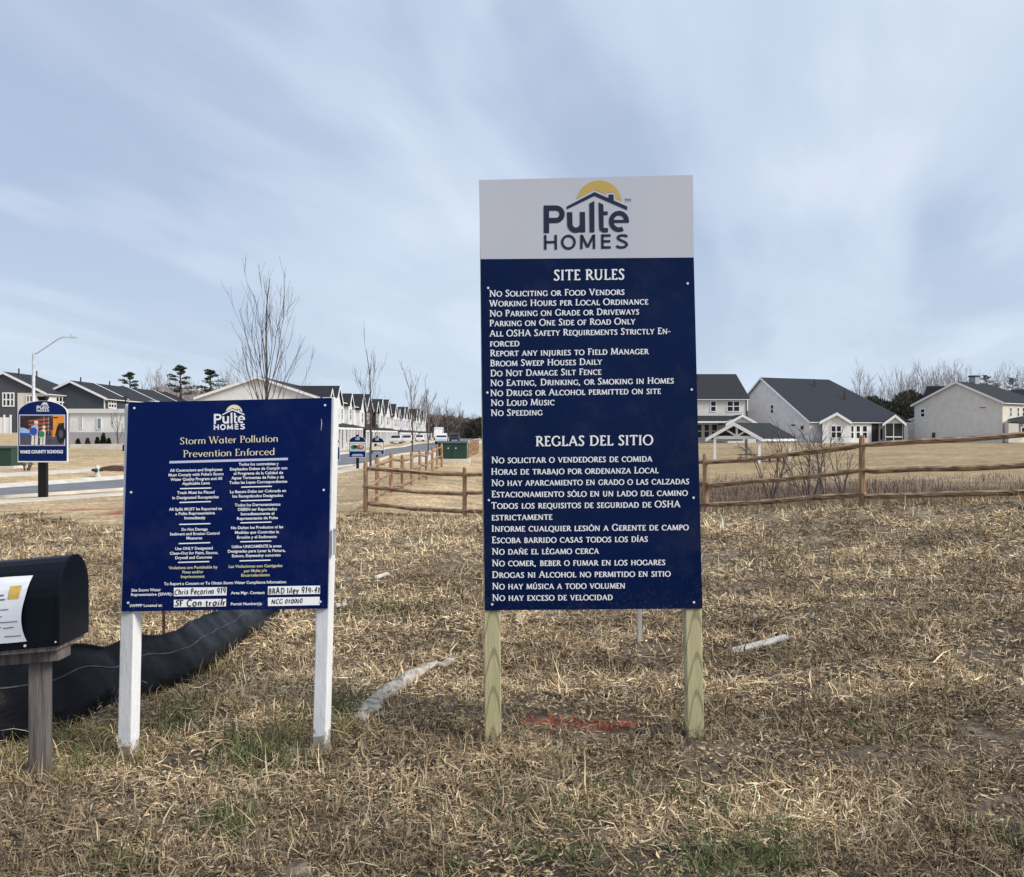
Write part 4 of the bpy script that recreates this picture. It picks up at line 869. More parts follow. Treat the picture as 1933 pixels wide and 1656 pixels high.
for i in range(cols_):
    for j in range(NT): ppr.face([pap(i, j), pap(i + 1, j), pap(i + 1, j + 1), pap(i, j + 1)])
po = ppr.build('paper_notice', M['paper'], root, mbz, smooth=True)
tag(po, 'curled white notice with an amber sticker')
st = MB(); G_ = lambda a, b_, o_: pap(a, b_, o_)
def patchp(mb, i0, i1, j0, j1, o_, m=0, n=3):
    for a in range(n):
        for b_ in range(n):
            f = lambda i, j: pap(i0 + (i1 - i0) * i / n, j0 + (j1 - j0) * j / n, o_)
            mb.face([f(a, b_), f(a + 1, b_), f(a + 1, b_ + 1), f(a, b_ + 1)], m)
patchp(st, .7, 1.9, 10.7, 12.5, .0025); st.build('sticker', M['sticker'], po, mbz)
for (i0, i1, jj) in ((1.6, 3.4, 8.2), (.4, 3, 5.2), (.9, 1.5, 3.9), (1.5, 2.2, 3.8), (2.4, 3.3, 4.0), (.3, 2.2, 1.7), (2.2, 3.4, 10.6), (2.4, 3.2, 11.2), (2.3, 3.4, 6.6), (4.5, 9, 10.6), (4.5, 11, 8.2), (4.2, 10, 6.6), (4.2, 12, 5.2), (4.2, 9, 3.9), (4.4, 8, 1.7)):
    lt = MB(); patchp(lt, i0, i1, jj, jj + .22, .0022, n=2); lt.build('printed_text', M['print_grey'], po, mbz)
ps = MB(); ps.beam((-2.335, 5.07, -.25 + mbz.z), (-2.335, 5.07, .60), .088, .092, (1, .14, 0)); ps.build('post', M['grey_wood'], root, mbz, bevel=.006)
ps = MB(); ps.hexa([(-2.98, 4.98, .53), (-2.205, 4.98, .597), (-2.205, 5.12, .597), (-2.98, 5.12, .53)], [(-2.98, 4.98, .592), (-2.205, 4.98, .658), (-2.205, 5.12, .658), (-2.98, 5.12, .592)]); ps.build('support_arm', M['grey_wood'], root, mbz, bevel=.004)
ps = MB(); ps.hexa([(-2.97, 4.915, .594), (-2.185, 4.915, .662), (-2.185, 5.225, .662), (-2.97, 5.225, .594)], [(-2.97, 4.915, .612), (-2.185, 4.915, .684), (-2.185, 5.225, .684), (-2.97, 5.225, .612)]); ps.build('base_board', M['grey_wood'], root, mbz)

# ------------------------------------------------------------------ silt fence: sagging black fabric with a seam, and its rusty stake
SF = [(-3.55, 4.7, .52, .0), (-3.1, 5.25, .50, .02), (-2.80, 5.62, .47, .05), (-2.62, 6.0, .40, .06), (-2.47, 6.45, .385, .06), (-2.36, 6.8, .375, .07), (-2.26, 7.2, .345, .08), (-2.22, 7.7, .315, .08), (-2.2, 8.3, .285, .07), (-2.2, 8.9, .25, .04), (-2.19, 9.4, .23, .02), (-2.17, 9.75, .22, 0)]
def sf(s_):
    i = min(int(s_), len(SF) - 2); f = s_ - i; a, c = SF[max(i - 1, 0)], SF[i]; d, e = SF[i + 1], SF[min(i + 2, len(SF) - 1)]
    return [.5 * (2 * c[k] + (d[k] - a[k]) * f + (2 * a[k] - 5 * c[k] + 4 * d[k] - e[k]) * f * f + (3 * c[k] - a[k] - 3 * d[k] + e[k]) * f ** 3) for k in range(4)]
vn = lambda a_, b_: float(fbm(np.array([a_]), np.array([b_]), 5, 2)[0])
nu, nv = 170, 18
def sfp(iu, v_):
    s_ = iu / nu * (len(SF) - 1 - 1e-6); x, y, h, sag = sf(s_); a = sf(min(s_ + .05, len(SF) - 1.001)); q = Vector((a[0] - x, a[1] - y)); q = q.normalized() if q.length > 1e-6 else Vector((0, 1)); nn = Vector((q.y, -q.x))
    wr = .010 * (vn(s_ * 5.1, v_ * 6) - .5) + .016 * (vn(s_ * 2.3 + 9, v_ * 3.5) - .5) + .012 * math.sin(s_ * 3.1 + v_ * 2.5) * (v_ ** 1.2) + .006 * math.sin(s_ * 8.3 + 1.3 + 2 * math.sin(s_ * 1.7)) * v_ ** 3
    top = h + .010 * math.sin(s_ * 2.9 + math.sin(s_ * 1.3) * 2) + .005 * math.sin(s_ * 6.1)
    out = sag * math.sin(math.pi * v_ ** .9) * .95 + .06 * (1 - v_) ** 2 + (.03 * (v_ - .9) / .1 if v_ > .9 else 0) + wr - .15 * v_
    z = hz1(x, y) - .04 + (top + .04) * v_ ** .92 - (.012 * ((v_ - .9) / .1) ** 2 if v_ > .9 else 0)
    return Vector((x + nn.x * out, y + nn.y * out, z))
fb = MB()
grid = [[sfp(i, j / nv) for j in range(nv + 1)] for i in range(nu + 1)]
for i in range(nu):
    for j in range(nv): fb.face([grid[i][j], grid[i + 1][j], grid[i + 1][j + 1], grid[i][j + 1]])
bs = Vector((-2.47, 6.45, hz1(-2.47, 6.45))); root = empty('silt_fence', bs, 'low sagging black silt fence curving behind the white sign posts', 'silt fence')
fo = fb.build('fabric', M['fabric'], root, bs, smooth=True)
bm = bmesh.new(); bm.from_mesh(fo.data); bmesh.ops.remove_doubles(bm, verts=bm.verts, dist=1e-5); bm.to_mesh(fo.data); bm.free()
so_ = fo.modifiers.new('thickness', 'SOLIDIFY'); so_.thickness = .004
sm = MB()
for i in range(nu):
    a0, a1 = sfp(i, .64), sfp(i + 1, .64); c0, c1 = sfp(i, .655), sfp(i + 1, .655); o_ = Vector((.004, -.006, 0)); 
    sm.face([a0 + o_, a1 + o_, c1 + o_ , c0 + o_])
sm.build('seam', M['seam'], fo, bs)
p = gpt(309, 1222); st = MB(); st.beam(p - Vector((0, 0, .15)), at(309, 1128, p.y), .022, .03, (1, .4, 0)); st.box(at(309, 1150, p.y) + Vector((0, .0, 0)), (.03, .012, .07)); st.build('stake', M['rust'], root, bs)

# ------------------------------------------------------------------ things lying or standing in the grass
lg = MB(); A_, B_ = gpt(690, 1372), gpt(852, 1252); pth = []; rd_ = []
for k in range(15):
    f = k / 14; kx = [0, .22, .45, .7, 1]; p = gpt(float(np.interp(f, kx, [674, 712, 756, 806, 864])), float(np.interp(f, kx, [1366, 1328, 1294, 1267, 1246]))); p.z = hz1(p.x, p.y) + .018 + .012 * math.sin(f * 3.1); pth.append(p); rd_.append(max(.012, (.066 + .012 * math.sin(f * 3.4) - .040 * f) * (1 if f > .08 else .75) * random.uniform(.8, 1.15)))
lg.tube(pth, rd_, 16, jit=.32, squash=.5); lg.tube([pth[3] + Vector((.03, .02, 0)), pth[6] + Vector((.05, .05, .01)), pth[9] + Vector((.04, .04, 0))], [.02, .05, .02], 8, jit=.3, squash=.7)
lo = solo(lg, 'rotten_log', M['log'], A_, 'pale rotten log lying in the grass between the two big signs', 'log', smooth=True)
bd = MB(); A_, B_ = gpt(1382, 1237), gpt(1486, 1211); A_.z += .03; B_.z += .035; bd.beam(A_, B_, .062, .022, (0.2, 1, .35)); solo(bd, 'white_plank', M['board'], A_, 'bleached white plank lying in the grass beside the tall sign', 'plank', bevel=.003)
for (pa, pb, w, lab) in (((708, 1096), (733, 1088), .05, 'small white scrap of wood lying mid-field behind the rotten log'), ((634, 1152), (655, 1147), .04, 'small white scrap lying just behind the white sign post')):
    bd = MB(); A_, B_ = gpt(*pa), gpt(*pb); A_.z += .03; B_.z += .035; bd.beam(A_, B_, w, .02, (0.1, 1, .3), taper=.7); solo(bd, 'wood_scrap', M['board'], A_, lab, 'scrap', 'white scraps in the grass')
p = gpt(1207, 1212); sk = MB(); q = at(1207, 1105, p.y); sk.beam(p - Vector((0, 0, .12)), q, .040, .018, (1, .3, 0)); sk.beam(q, q + Vector((0, 0, .03)), .04, .018, (1, .3, 0), taper=.3); solo(sk, 'grade_stake', M['stake'], p, 'thin grey wooden stake standing in the grass behind the tall sign', 'stake')
p = gpx(1492, 19.2); sk = MB(); sk.tube([p - Vector((0, 0, .1)), p + Vector((-.02, 0, .35)), p + Vector((-.05, 0, .7))], [.012, .010, .006], 5); solo(sk, 'dead_stem', M['bark'], p, 'single thin dead stem standing under the rail fence', 'stem')

# ------------------------------------------------------------------ split-rail fences
def split_rail(mb, pts, rr, nn):
    """riven rail: a rough wedge with a bright upper face and an undercut lower one"""
    sec = [(0, .62), (1.0, .22), (.82, -.25), (.1, -.72), (-.85, -.3), (-.9, .25)]; i0 = len(mb.v); n = len(sec); k = len(pts)
    for j, p in enumerate(pts):
        sc = rr * (.62 if j in (0, k - 1) else random.uniform(.92, 1.12))
        for (a, b_) in sec: mb.v.append(tuple(p + nn * a * sc * .85 * random.uniform(.9, 1.1) + Vector((0, 0, b_ * sc * random.uniform(.9, 1.1)))))
    for j in range(k - 1):
        for q in range(n): a, b_ = i0 + j * n + q, i0 + j * n + (q + 1) % n; mb.f.append((a, a + n, b_ + n, b_)); mb.m.append(0)
    mb.f.append(tuple(i0 + q for q in range(n))); mb.m.append(0); mb.f.append(tuple(i0 + (k - 1) * n + q for q in range(n))[::-1]); mb.m.append(0)
def fence(name, P, lab, rails, hp, rr, pr_=.052, skip=False):
    base = Vector((P[0][0], P[0][1], hz1(*P[0]))); root = empty(name, base, lab, 'rail fence')
    tops = []
    for i, (x, y) in enumerate(P):
        z = hz1(x, y); mb = MB(); lean = random.uniform(-.015, .015)
        mb.tube([(x, y, z - .2), (x + lean * .3, y, z + hp * .5), (x + lean, y, z + hp * .95), (x + lean, y, z + hp)], [pr_ * 1.05, pr_, pr_ * .95, pr_ * .72], 8, jit=.07, squash=1.0)
        if not (skip and i == 0): mb.build('post', M['fence_post'], root, base)
        tops.append(Vector((x, y, z)))
    for i, (a, c) in enumerate(zip(tops[:-1], tops[1:])):
        for k, h in enumerate(rails):
            j = lambda: random.uniform(-.022, .022)
            d = (c - a).normalized(); nn = Vector((d.y, -d.x, 0)); s_ = (1 if (i + k) % 2 else -1) * .018
            p0 = a + Vector((0, 0, h + j())) - d * .07 + nn * s_; p1 = c + Vector((0, 0, h + j())) + d * .07 + nn * s_
            mb = MB(); pts = [p0.lerp(p1, f) + Vector((0, 0, random.uniform(-.014, .014) - .02 * math.sin(math.pi * f))) for f in (0, .08, .3, .5, .7, .92, 1)]
            split_rail(mb, pts, rr, nn); mb.build('rail', M['rail'], root, base)
    return root
def fp(px, py, Y): 
    x = (px - CX) / F * Y; return (x, Y)
FA = [(-3.37, 23.6), (-1.05, 22.7), (1.38, 21.3), (3.71, 19.6), (5.76, 16.85), (8.05, 14.3), (10.6, 12.4)]
fence('rail_fence', FA, 'brown three-rail split-rail fence running along the crest behind the tall sign', (.20, .60, 1.02), 1.18, .066)
FB = [(-3.37, 23.6)] + [(-3.5, 23.6 + 3.05 * k) for k in range(1, 10)]
fence('rail_fence', FB, 'brown split-rail fence of close-set posts running along the street to the transformer', (.20, .58, .98), 1.16, .058, .062, True)
FC = [(-2.95, 70 + 3.2 * k) for k in range(7)]
fence('rail_fence', FC, 'short far length of brown rail fence beyond the green transformer', (.22, .62, 1.02), 1.2, .06, .07)

# ------------------------------------------------------------------ arched builder signs on the road verge
def arched_sign(px0, px1, pyt, pys, pyb, pbase, Y, lab, kind, group='arched builder signs along the road'):
    """px0..px1 width, pyt crown of the arch, pys its springing, pyb lower edge, pbase foot of the post (pixels), at depth Y"""
    base = at((px0 + px1) / 2, pbase, Y); base.z = hz1(base.x, Y) - .0
    root = empty('builder_sign', base, lab, 'sign', group)
    pl = Plane((0, Y, 0), (.03, -1, 0)); s = (px1 - px0); m = (px0 + px1) / 2
    ol = [(px0, pyb), (px1, pyb), (px1, pys)] + arc(m, pys, s / 2, pys - pyt, 0, -180, 18)[1:-1] + [(px0, pys)]
    ol = [(x, 2 * pys - y) if False else (x, y) for x, y in ol]
    mb = MB(); mb.prism([pl.hit(x, y) for x, y in ol], -pl.N * .10)
    face = mb.build('sign_panel', [M['steelblue']], root, base)
    ed = MB(); oo = [pl.hit(x, y, -.004) for x, y in ol]; c = sum(oo, Vector()) / len(oo)
    ed.prism([c + (p - c) * 1.025 for p in oo], -pl.N * .085); ed.build('edge_trim', M['white'], root, base)
    lgm = MB(); lx, lw = m - .12 * s, .255 * s
    logo(lgm, pl, lambda x: lx + (x - 197) / 1213 * lw, lambda y: pyt + .03 * s + (y - 120) / 985 * lw * .76, 0, 1, 2, 0, True)
    lgm.build('logo', [M['ink_white'], M['steelblue'], M['ink_white']], face, base)
    pic0, pic1 = pys + .02 * s, pys + .665 * s if kind == 'school' else pys + .60 * s
    X = lambda f: px0 + s * f; Yf = lambda f: pic0 + (pic1 - pic0) * f
    pm = MB(); q = lambda pts, m_, d: quad(pm, pl, [(X(x), Yf(y)) for x, y in pts], d, m_)
    bx = lambda x0, y0, x1, y1, m_, d: q([(x0, y0), (x0, y1), (x1, y1), (x1, y0)], m_, d)
    mats = [M['ink_lilac'], M['pic_dark'], M['pic_rust'], M['pic_orange'], M['pic_grey'], M['pic_sky'], M['pic_blue'], M['pic_green'], M['pic_skin'], M['pic_cream'], M['tyre']]
    if kind == 'school':
        bx(.02, 0, .97, 1, 0, .006); bx(.04, .03, .95, .97, 1, .009)
        bx(.04, .66, .95, .97, 4, .012)
        for k in range(4): q([(.22, .18 + k * .12), (.22, .25 + k * .12), (.72, .16 + k * .12), (.72, .09 + k * .12)], 2, .012)
        q([(.04, .42), (.04, .62), (.24, .62), (.24, .50), (.12, .42)], 5, .014); q([(.04, .58), (.04, .68), (.3, .68), (.3, .60)], 6, .015)
        for xx in (.53, .62, .68): bx(xx, .05, xx + .006, .62, 0, .014)
        q([(.72, .03), (.70, .70), (.75, .72), (.80, .40), (.84, .28), (.95, .26), (.95, .03)], 3, .015)
        bx(.66, .10, .72, .50, 1, .016); bx(.73, .07, .82, .12, 1, .016)
        el = lambda cx, cy, rx, ry, m_, d: quad(pm, pl, [(X(x), Yf(y)) for x, y in arc(cx, cy, rx, ry, 0, 360, 16)[:-1]], d, m_)
        el(.885, .62, .095, .30, 10, .018); el(.885, .62, .045, .13, 4, .02)
        for (cx, top, sh, sc_) in ((.33, .21, 6, 1.0), (.50, .36, 7, .8)):
            el(cx + .05 * sc_, top + .06, .04 * sc_, .07 * sc_, 8, .02); el(cx + .045 * sc_, top + .03, .045 * sc_, .05 * sc_, 9, .021)
            q([(cx - .05 * sc_, top + .17), (cx - .08 * sc_, top + .40 * sc_ + .05), (cx + .08 * sc_, top + .42 * sc_ + .05), (cx + .09 * sc_, top + .15), (cx + .03, top + .10)], 5 if sh == 6 else 9, .022)
            el(cx - .01, top + .33 * sc_, .075 * sc_, .13 * sc_, sh, .024)
            for lx_ in (-.045, .03): q([(cx + lx_ * sc_, top + .45 * sc_), (cx + (lx_ - .015) * sc_, top + .76 * sc_), (cx + (lx_ + .045) * sc_, top + .76 * sc_), (cx + (lx_ + .05) * sc_, top + .45 * sc_)], 9, .021)
    elif kind == 'table':
        bx(.03, 0, .97, 1, 9, .01); q([(.03, .1), (.03, .3), (.5, .2), (.97, .28), (.97, .1)], 5, .012); el = lambda cx, cy, rx, ry, m_, d: quad(pm, pl, [(X(x), Yf(y)) for x, y in arc(cx, cy, rx, ry, 0, 360, 14)[:-1]], d, m_)
        el(.28, .55, .2, .25, 7, .014); el(.36, .5, .13, .18, 1, .016); el(.66, .55, .27, .25, 2, .015); el(.74, .5, .12, .14, 8, .017); bx(.03, .78, .97, 1, 5, .018)
    else:
        bx(.03, 0, .97, 1, 9, .01); el = lambda cx, cy, rx, ry, m_, d: quad(pm, pl, [(X(x), Yf(y)) for x, y in arc(cx, cy, rx, ry, 0, 360, 14)[:-1]], d, m_)
        el(.40, .40, .12, .3, 1, .014); el(.62, .6, .25, .3, 8, .016); q([(.2, .5), (.1, 1), (.9, 1), (.75, .55)], 9, .017)
    pm.build('picture', mats, face, base)
    if kind == 'school':
        tx = MB(); sans(tx, pl, 'WAKE COUNTY SCHOOLS', X(.035), X(.925), pyb - .158 * s, pyb - .163 * s, .065 * s, .04, .008); tx.build('name_lettering', M['ink_white'], face, base)
    else:
        tx = MB(); 
        for k in range(2): quad(tx, pl, [(X(.2 - .06 * k), pyb - s * (.20 - .085 * k)), (X(.2 - .06 * k), pyb - s * (.15 - .085 * k)), (X(.8 + .06 * k), pyb - s * (.15 - .085 * k)), (X(.8 + .06 * k), pyb - s * (.20 - .085 * k))], .008)
        tx.build('name_stripe', M['ink_lilac'], face, base)
    pw = .17 * s / F * Y; cz = pl.hit(m, pyb)
    mb = MB(); mb.box((base.x, Y + .05, (base.z - .2 + cz.z + .3) / 2), (pw, pw * .6, cz.z + .1 - base.z + .2)); mb.build('post', M['black_post'], root, base)
    tz = pl.hit(m, pyt).z; mb = MB(); mb.beam((base.x, Y + .05, tz - .02), (base.x, Y + .05, tz + .10 * s / F * Y), .1 * s / F * Y, .1 * s / F * Y, m=0, taper=1.9); mb.build('finial', M['black_post'], root, base)
    return root
arched_sign(34.5, 126, 757, 781, 870.5, 936, 35, 'arched blue schools sign with a school bus picture on a thick black post', 'school')
arched_sign(659.5, 690, 824, 834, 863.5, 886, 51, 'small arched sign with a green and rust picture, first past the storm water sign', 'table')
arched_sign(699, 724.5, 826, 835, 858, 870, 63, 'small arched sign with a cream picture, standing by the fence corner', 'pale')
arched_sign(627, 641, 828, 836, 868, 890, 48, 'pale arched sign mostly hidden behind the white sign post', 'pale')

# ------------------------------------------------------------------ green transformer boxes, hydrant, mulch, street lamp, lamp post
def transformer(px0, px1, pyt, pyb, Y, lab):
    a, c = at(px0, pyb, Y), at(px1, pyt, Y); base = Vector(((a.x + c.x) / 2, Y + .5, hz1((a.x + c.x) / 2, Y + .5))); w = c.x - a.x; z0 = max(a.z, base.z + .02)
    root = empty('transformer_box', base, lab, 'transformer', 'green transformer boxes'); h = c.z - z0; d = w * .72
    mb = MB(); mb.box((base.x, base.y, (base.z - .3 + z0 + .05) / 2), (w * 1.2, d * 1.2, z0 + .05 - base.z + .3)); mb.build('pad', M['concrete'], root, base)
    mb = MB(); mb.hexa([(base.x - w / 2, base.y - d / 2, z0 + .052), (base.x + w / 2, base.y - d / 2, z0 + .052), (base.x + w / 2, base.y + d / 2, z0 + .052), (base.x - w / 2, base.y + d / 2, z0 + .052)], [(base.x - w / 2, base.y - d / 2, z0 + h * .84), (base.x + w / 2, base.y - d / 2, z0 + h * .84), (base.x + w / 2, base.y + d / 2, z0 + h * .93), (base.x - w / 2, base.y + d / 2, z0 + h * .93)]); mb.build('cabinet', M['box_green'], root, base, bevel=.02)
    mb = MB(); e = .03; mb.hexa([(base.x - w / 2 - e, base.y - d / 2 - e, z0 + h * .845), (base.x + w / 2 + e, base.y - d / 2 - e, z0 + h * .845), (base.x + w / 2 + e, base.y + d / 2 + e, z0 + h * .935), (base.x - w / 2 - e, base.y + d / 2 + e, z0 + h * .935)], [(base.x - w / 2 - e, base.y - d / 2 - e, z0 + h * .92), (base.x + w / 2 + e, base.y - d / 2 - e, z0 + h * .92), (base.x + w / 2 + e, base.y + d / 2 + e, z0 + h), (base.x - w / 2 - e, base.y + d / 2 + e, z0 + h)]); mb.build('lid', M['box_green'], root, base, bevel=.02)
    for s_ in (-1, 1):
        mb = MB(); mb.box((base.x + s_ * w * .235, base.y - d / 2 - .012, z0 + h * .44), (w * .44, .02, h * .70)); dd = mb.build('door', M['box_green'], root, base)
        mb = MB(); mb.box((base.x + s_ * w * .13, base.y - d / 2 - .028, z0 + h * .62), (.07, .012, .05)); mb.build('label_plate', M['ink_white'], dd, base)
    return root
transformer(826, 881, 833, 868, 57, 'dark green transformer box at the end of the street-side rail fence')
transformer(-44, 24, 842, 891, 53, 'dark green transformer box across the road beside the schools sign')
c = at(184, 897, 50); c.z = hz1(c.x, c.y); hy = empty('fire_hydrant', c, 'pale fire hydrant with dark caps on the far verge', 'hydrant')
mb = MB(); mb.tube([c, c + Vector((0, 0, .08)), c + Vector((0, 0, .081)), c + Vector((0, 0, .42))], [.17, .17, .12, .12], 12); mb.tube([c + Vector((0, 0, .42)), c + Vector((0, 0, .5)), c + Vector((0, 0, .56))], [.14, .11, .03], 12); mb.build('barrel', M['hydrant'], hy, c)
mb = MB(); mb.tube([c + Vector((-.27, 0, .32)), c + Vector((-.11, 0, .32))], .07, 8); mb.build('cap', M['metal_dark'], hy, c)
mb = MB(); mb.tube([c + Vector((.11, 0, .32)), c + Vector((.27, 0, .32))], .07, 8); mb.build('cap', M['metal_dark'], hy, c)
mb = MB(); mb.tube([c + Vector((0, -.12, .30)), c + Vector((0, -.25, .30))], .09, 8); mb.build('cap', M['metal_dark'], hy, c)
c = at(218, 880, 55); c.z = hz1(c.x, c.y); mb = MB(); nn = 20
for i in range(nn):
    a0, a1 = R(360 * i / nn), R(360 * (i + 1) / nn); f = lambda a, r, z: c + Vector((math.cos(a) * r * (1 + .12 * math.sin(5 * a)), math.sin(a) * r * .8, z))
    mb.face([f(a0, 1.05, -.05), f(a1, 1.05, -.05), f(a1, .8, .15), f(a0, .8, .15)]); mb.face([f(a0, .8, .15), f(a1, .8, .15), f(a1, .35, .24), f(a0, .35, .24)]); mb.face([f(a0, .35, .24), f(a1, .35, .24), c + Vector((0, 0, .27))])
solo(mb, 'mulch_mound', M['mulch'], c, 'low mound of red-brown mulch beyond the hydrant', 'mulch mound', smooth=True)
p = gpx(63, 62); root = empty('street_lamp', p, 'tall pale grey street lamp with a long bent arm, rising behind the schools sign', 'street lamp')
tp = at(63.5, 667, 62); mb = MB(); mb.tube([p, p + Vector((0, 0, .5)), tp], [.13, .12, .085], 10); mb.build('pole', M['galv'], root, p, smooth=True)
mb = MB(); mb.tube([tp + Vector((0, 0, -.05)), at(70, 667, 62), at(110, 640, 62), at(120, 636.5, 62), at(133, 636.5, 62)], [.045, .042, .036, .034, .034], 8); mb.build('arm', M['galv'], root, p, smooth=True)
mb = MB(); q = at(131, 637.5, 62); mb.hexa([q + Vector(v) for v in ((0, -.14, -.03), (.48, -.1, -.03), (.48, .1, -.03), (0, .14, -.03))], [q + Vector(v) for v in ((0, -.12, .08), (.46, -.08, .04), (.46, .08, .04), (0, .12, .08))]); mb.tube([q + Vector((.13, 0, .06)), q + Vector((.13, 0, .20))], .05, 8); mb.build('lamp_head', M['galv'], root, p)
p = gpx(236, 79); tp = at(237, 752, 79); root = empty('lamp_post', p, 'thin black lamp post standing at the edge of the storm water sign', 'lamp post')
mb = MB(); mb.tube([p, tp], [.06, .05], 8); mb.tube([p, p + Vector((0, 0, .5))], [.20, .18], 8); mb.build('pole', M['black_post'], root, p); mb = MB(); mb.box(tp + Vector((0, 0, .03)), (.5, .2, .14)); mb.tube([tp + Vector((.06, 0, .08)), tp + Vector((.06, 0, .17))], .05, 6); mb.build('lamp_head', M['metal_dark'], root, p)

# ------------------------------------------------------------------ houses
def window(root, pl, px0, py0, px1, py1, o, cols=1, rows=2, frame=M['white'], glass=M['glass'], fw=.1):
    """one window on wall plane pl between pixel corners: a white frame with muntins, its panes a sub-part"""
    a, c = pl.hit(px0, py1), pl.hit(px1, py0); uu, ww = pl.u, Vector((0, 0, 1))
    W = (c - a).dot(uu); Hh = c.z - a.z
    return window_at(root, a, uu, pl.N, W, Hh, o, cols, rows, frame, glass, fw)
def window_at(root, a, uu, nn, W, Hh, o, cols=1, rows=2, frame=M['white'], glass=M['glass'], fw=.1):
    ww = Vector((0, 0, 1)); P = lambda x, z, d: a + uu * x + ww * z + nn * d
    fr = MB()
    def bar(x0, x1, z0, z1, d=.07): fr.hexa([P(x0, z0, 0.01), P(x1, z0, 0.01), P(x1, z0, d), P(x0, z0, d)], [P(x0, z1, 0.01), P(x1, z1, 0.01), P(x1, z1, d), P(x0, z1, d)])
    bar(0, fw, 0, Hh); bar(W - fw, W, 0, Hh); bar(fw, W - fw, 0, fw); bar(fw, W - fw, Hh - fw, Hh)
    for k in range(1, cols): x = W * k / cols; bar(x - fw * .6, x + fw * .6, fw, Hh - fw, .068)
    for k in range(1, rows): z = Hh * k / rows; bar(fw, W - fw, z - fw * .45, z + fw * .45, .066)
    fo = fr.build('window', frame, root, o)
    gl = MB(); gl.prism([P(fw * .5, fw * .5, .035), P(W - fw * .5, fw * .5, .035), P(W - fw * .5, Hh - fw * .5, .035), P(fw * .5, Hh - fw * .5, .035)], nn * .008); gl.build('pane', glass, fo, o)
    return fo
def V3(p, z): return Vector((p[0], p[1], z))
def slab(mb, pts, t, m=0):
    mb.prism(pts, Vector((0, 0, -t)), m)
def gable_house(name, label, cat, A, B, ax, Ln, base, eA, eB, tA, za, wall, roof, group=None, hip=0.0, over=.35, trim=M['white'], hipfront=0.0):
    """gable wall from A to B (xy, A at its left), the ridge runs along ax for Ln; eave heights eA, eB; apex at fraction tA, height za; hip shortens the ridge"""
    A, B, ax = Vector(A), Vector(B), Vector(ax).normalized(); g_ = (B - A); w = g_.length; gu = g_.normalized(); AP = A + g_ * tA
    o = V3((A + B) / 2, base); root = empty(name, o, label, cat, group); e = ax * Ln
    mb = MB(); bz = base - .6
    mb.face([V3(A, bz), V3(B, bz), V3(B, eB), V3(AP, za) if not hipfront else V3(B, eB), V3(A, eA)][:5] if not hipfront else [V3(A, bz), V3(B, bz), V3(B, eB), V3(A, eA)])
    mb.face([V3(B, bz), V3(B + e, bz), V3(B + e, eB), V3(B, eB)]); mb.face([V3(A + e, bz), V3(A, bz), V3(A, eA), V3(A + e, eA)])
    mb.face(([V3(B + e, bz), V3(A + e, bz), V3(A + e, eA), V3(AP + e, za), V3(B + e, eB)]) if not hip else [V3(B + e, bz), V3(A + e, bz), V3(A + e, eA), V3(B + e, eB)])
    wo = mb.build('wall', wall, root, o)
    rm = MB(); t_ = .16; up = Vector((0, 0, .05))
    sA = (za - eA) / (tA * w); sB = (za - eB) / ((1 - tA) * w)
    f0 = -ax * over if not hipfront else -ax * over; f1 = e + ax * over; r0 = AP - ax * over if not hipfront else AP + ax * hipfront; r1 = AP + e + ax * over if not hip else AP + e - ax * hip
    eAo, eBo = eA - sA * over, eB - sB * over; Ao, Bo = A - gu * over, B + gu * over
    slab(rm, [V3(Bo + f0, eBo) + up, V3(Bo + f1, eBo) + up, V3(r1, za) + up, V3(r0, za) + up], t_)
    slab(rm, [V3(Ao + f1, eAo) + up, V3(Ao + f0, eAo) + up, V3(r0, za) + up * 1.02, V3(r1, za) + up * 1.02], t_)
    if hip: slab(rm, [V3(Bo + f1, eBo) + up * 1.04, V3(Ao + f1, eAo) + up * 1.04, V3(r1, za) + up * 1.04], t_)
    if hipfront: slab(rm, [V3(Ao + f0, eAo) + up * 1.04, V3(Bo + f0, eBo) + up * 1.04, V3(r0, za) + up * 1.04], t_)
    ro = rm.build('roof', roof, root, o)
    if not hipfront:
        tm = MB(); th = Vector((0, 0, -.30)); 
        for (p, q) in ((V3(Ao + f0, eAo), V3(r0, za)), (V3(r0, za), V3(Bo + f0, eBo))): tm.prism([p + up, q + up, q + up + th, p + up + th], -ax.to_3d() * .05)
        tm.build('rake_trim', trim, ro, o)
    gt = MB()
    for (p0, p1, z_) in ((Bo + f0, Bo + f1, eBo), (Ao + f0, Ao + f1, eAo)): gt.beam(V3(p0, z_ - .1), V3(p1, z_ - .1), .1, .18, (0, 0, 1))
    gt.build('gutter', trim, ro, o)
    root['_o'] = 0; del root['_o']
    N_ = Vector((gu.y, -gu.x, 0)); 
    return dict(root=root, o=o, A=A, B=B, ax=ax, e=e, AP=AP, front=Plane(V3(A, base), N_), right=Plane(V3(B, base), Vector((ax.y, -ax.x, 0))), left=Plane(V3(A, base), Vector((-ax.y, ax.x, 0))), wall=wo, roof=ro, gu=gu, N=N_)
def xy(px, Y): return ((px - CX) / F * Y, Y)
def zz_(py, Y): return EYE - (py - HY) / F * Y

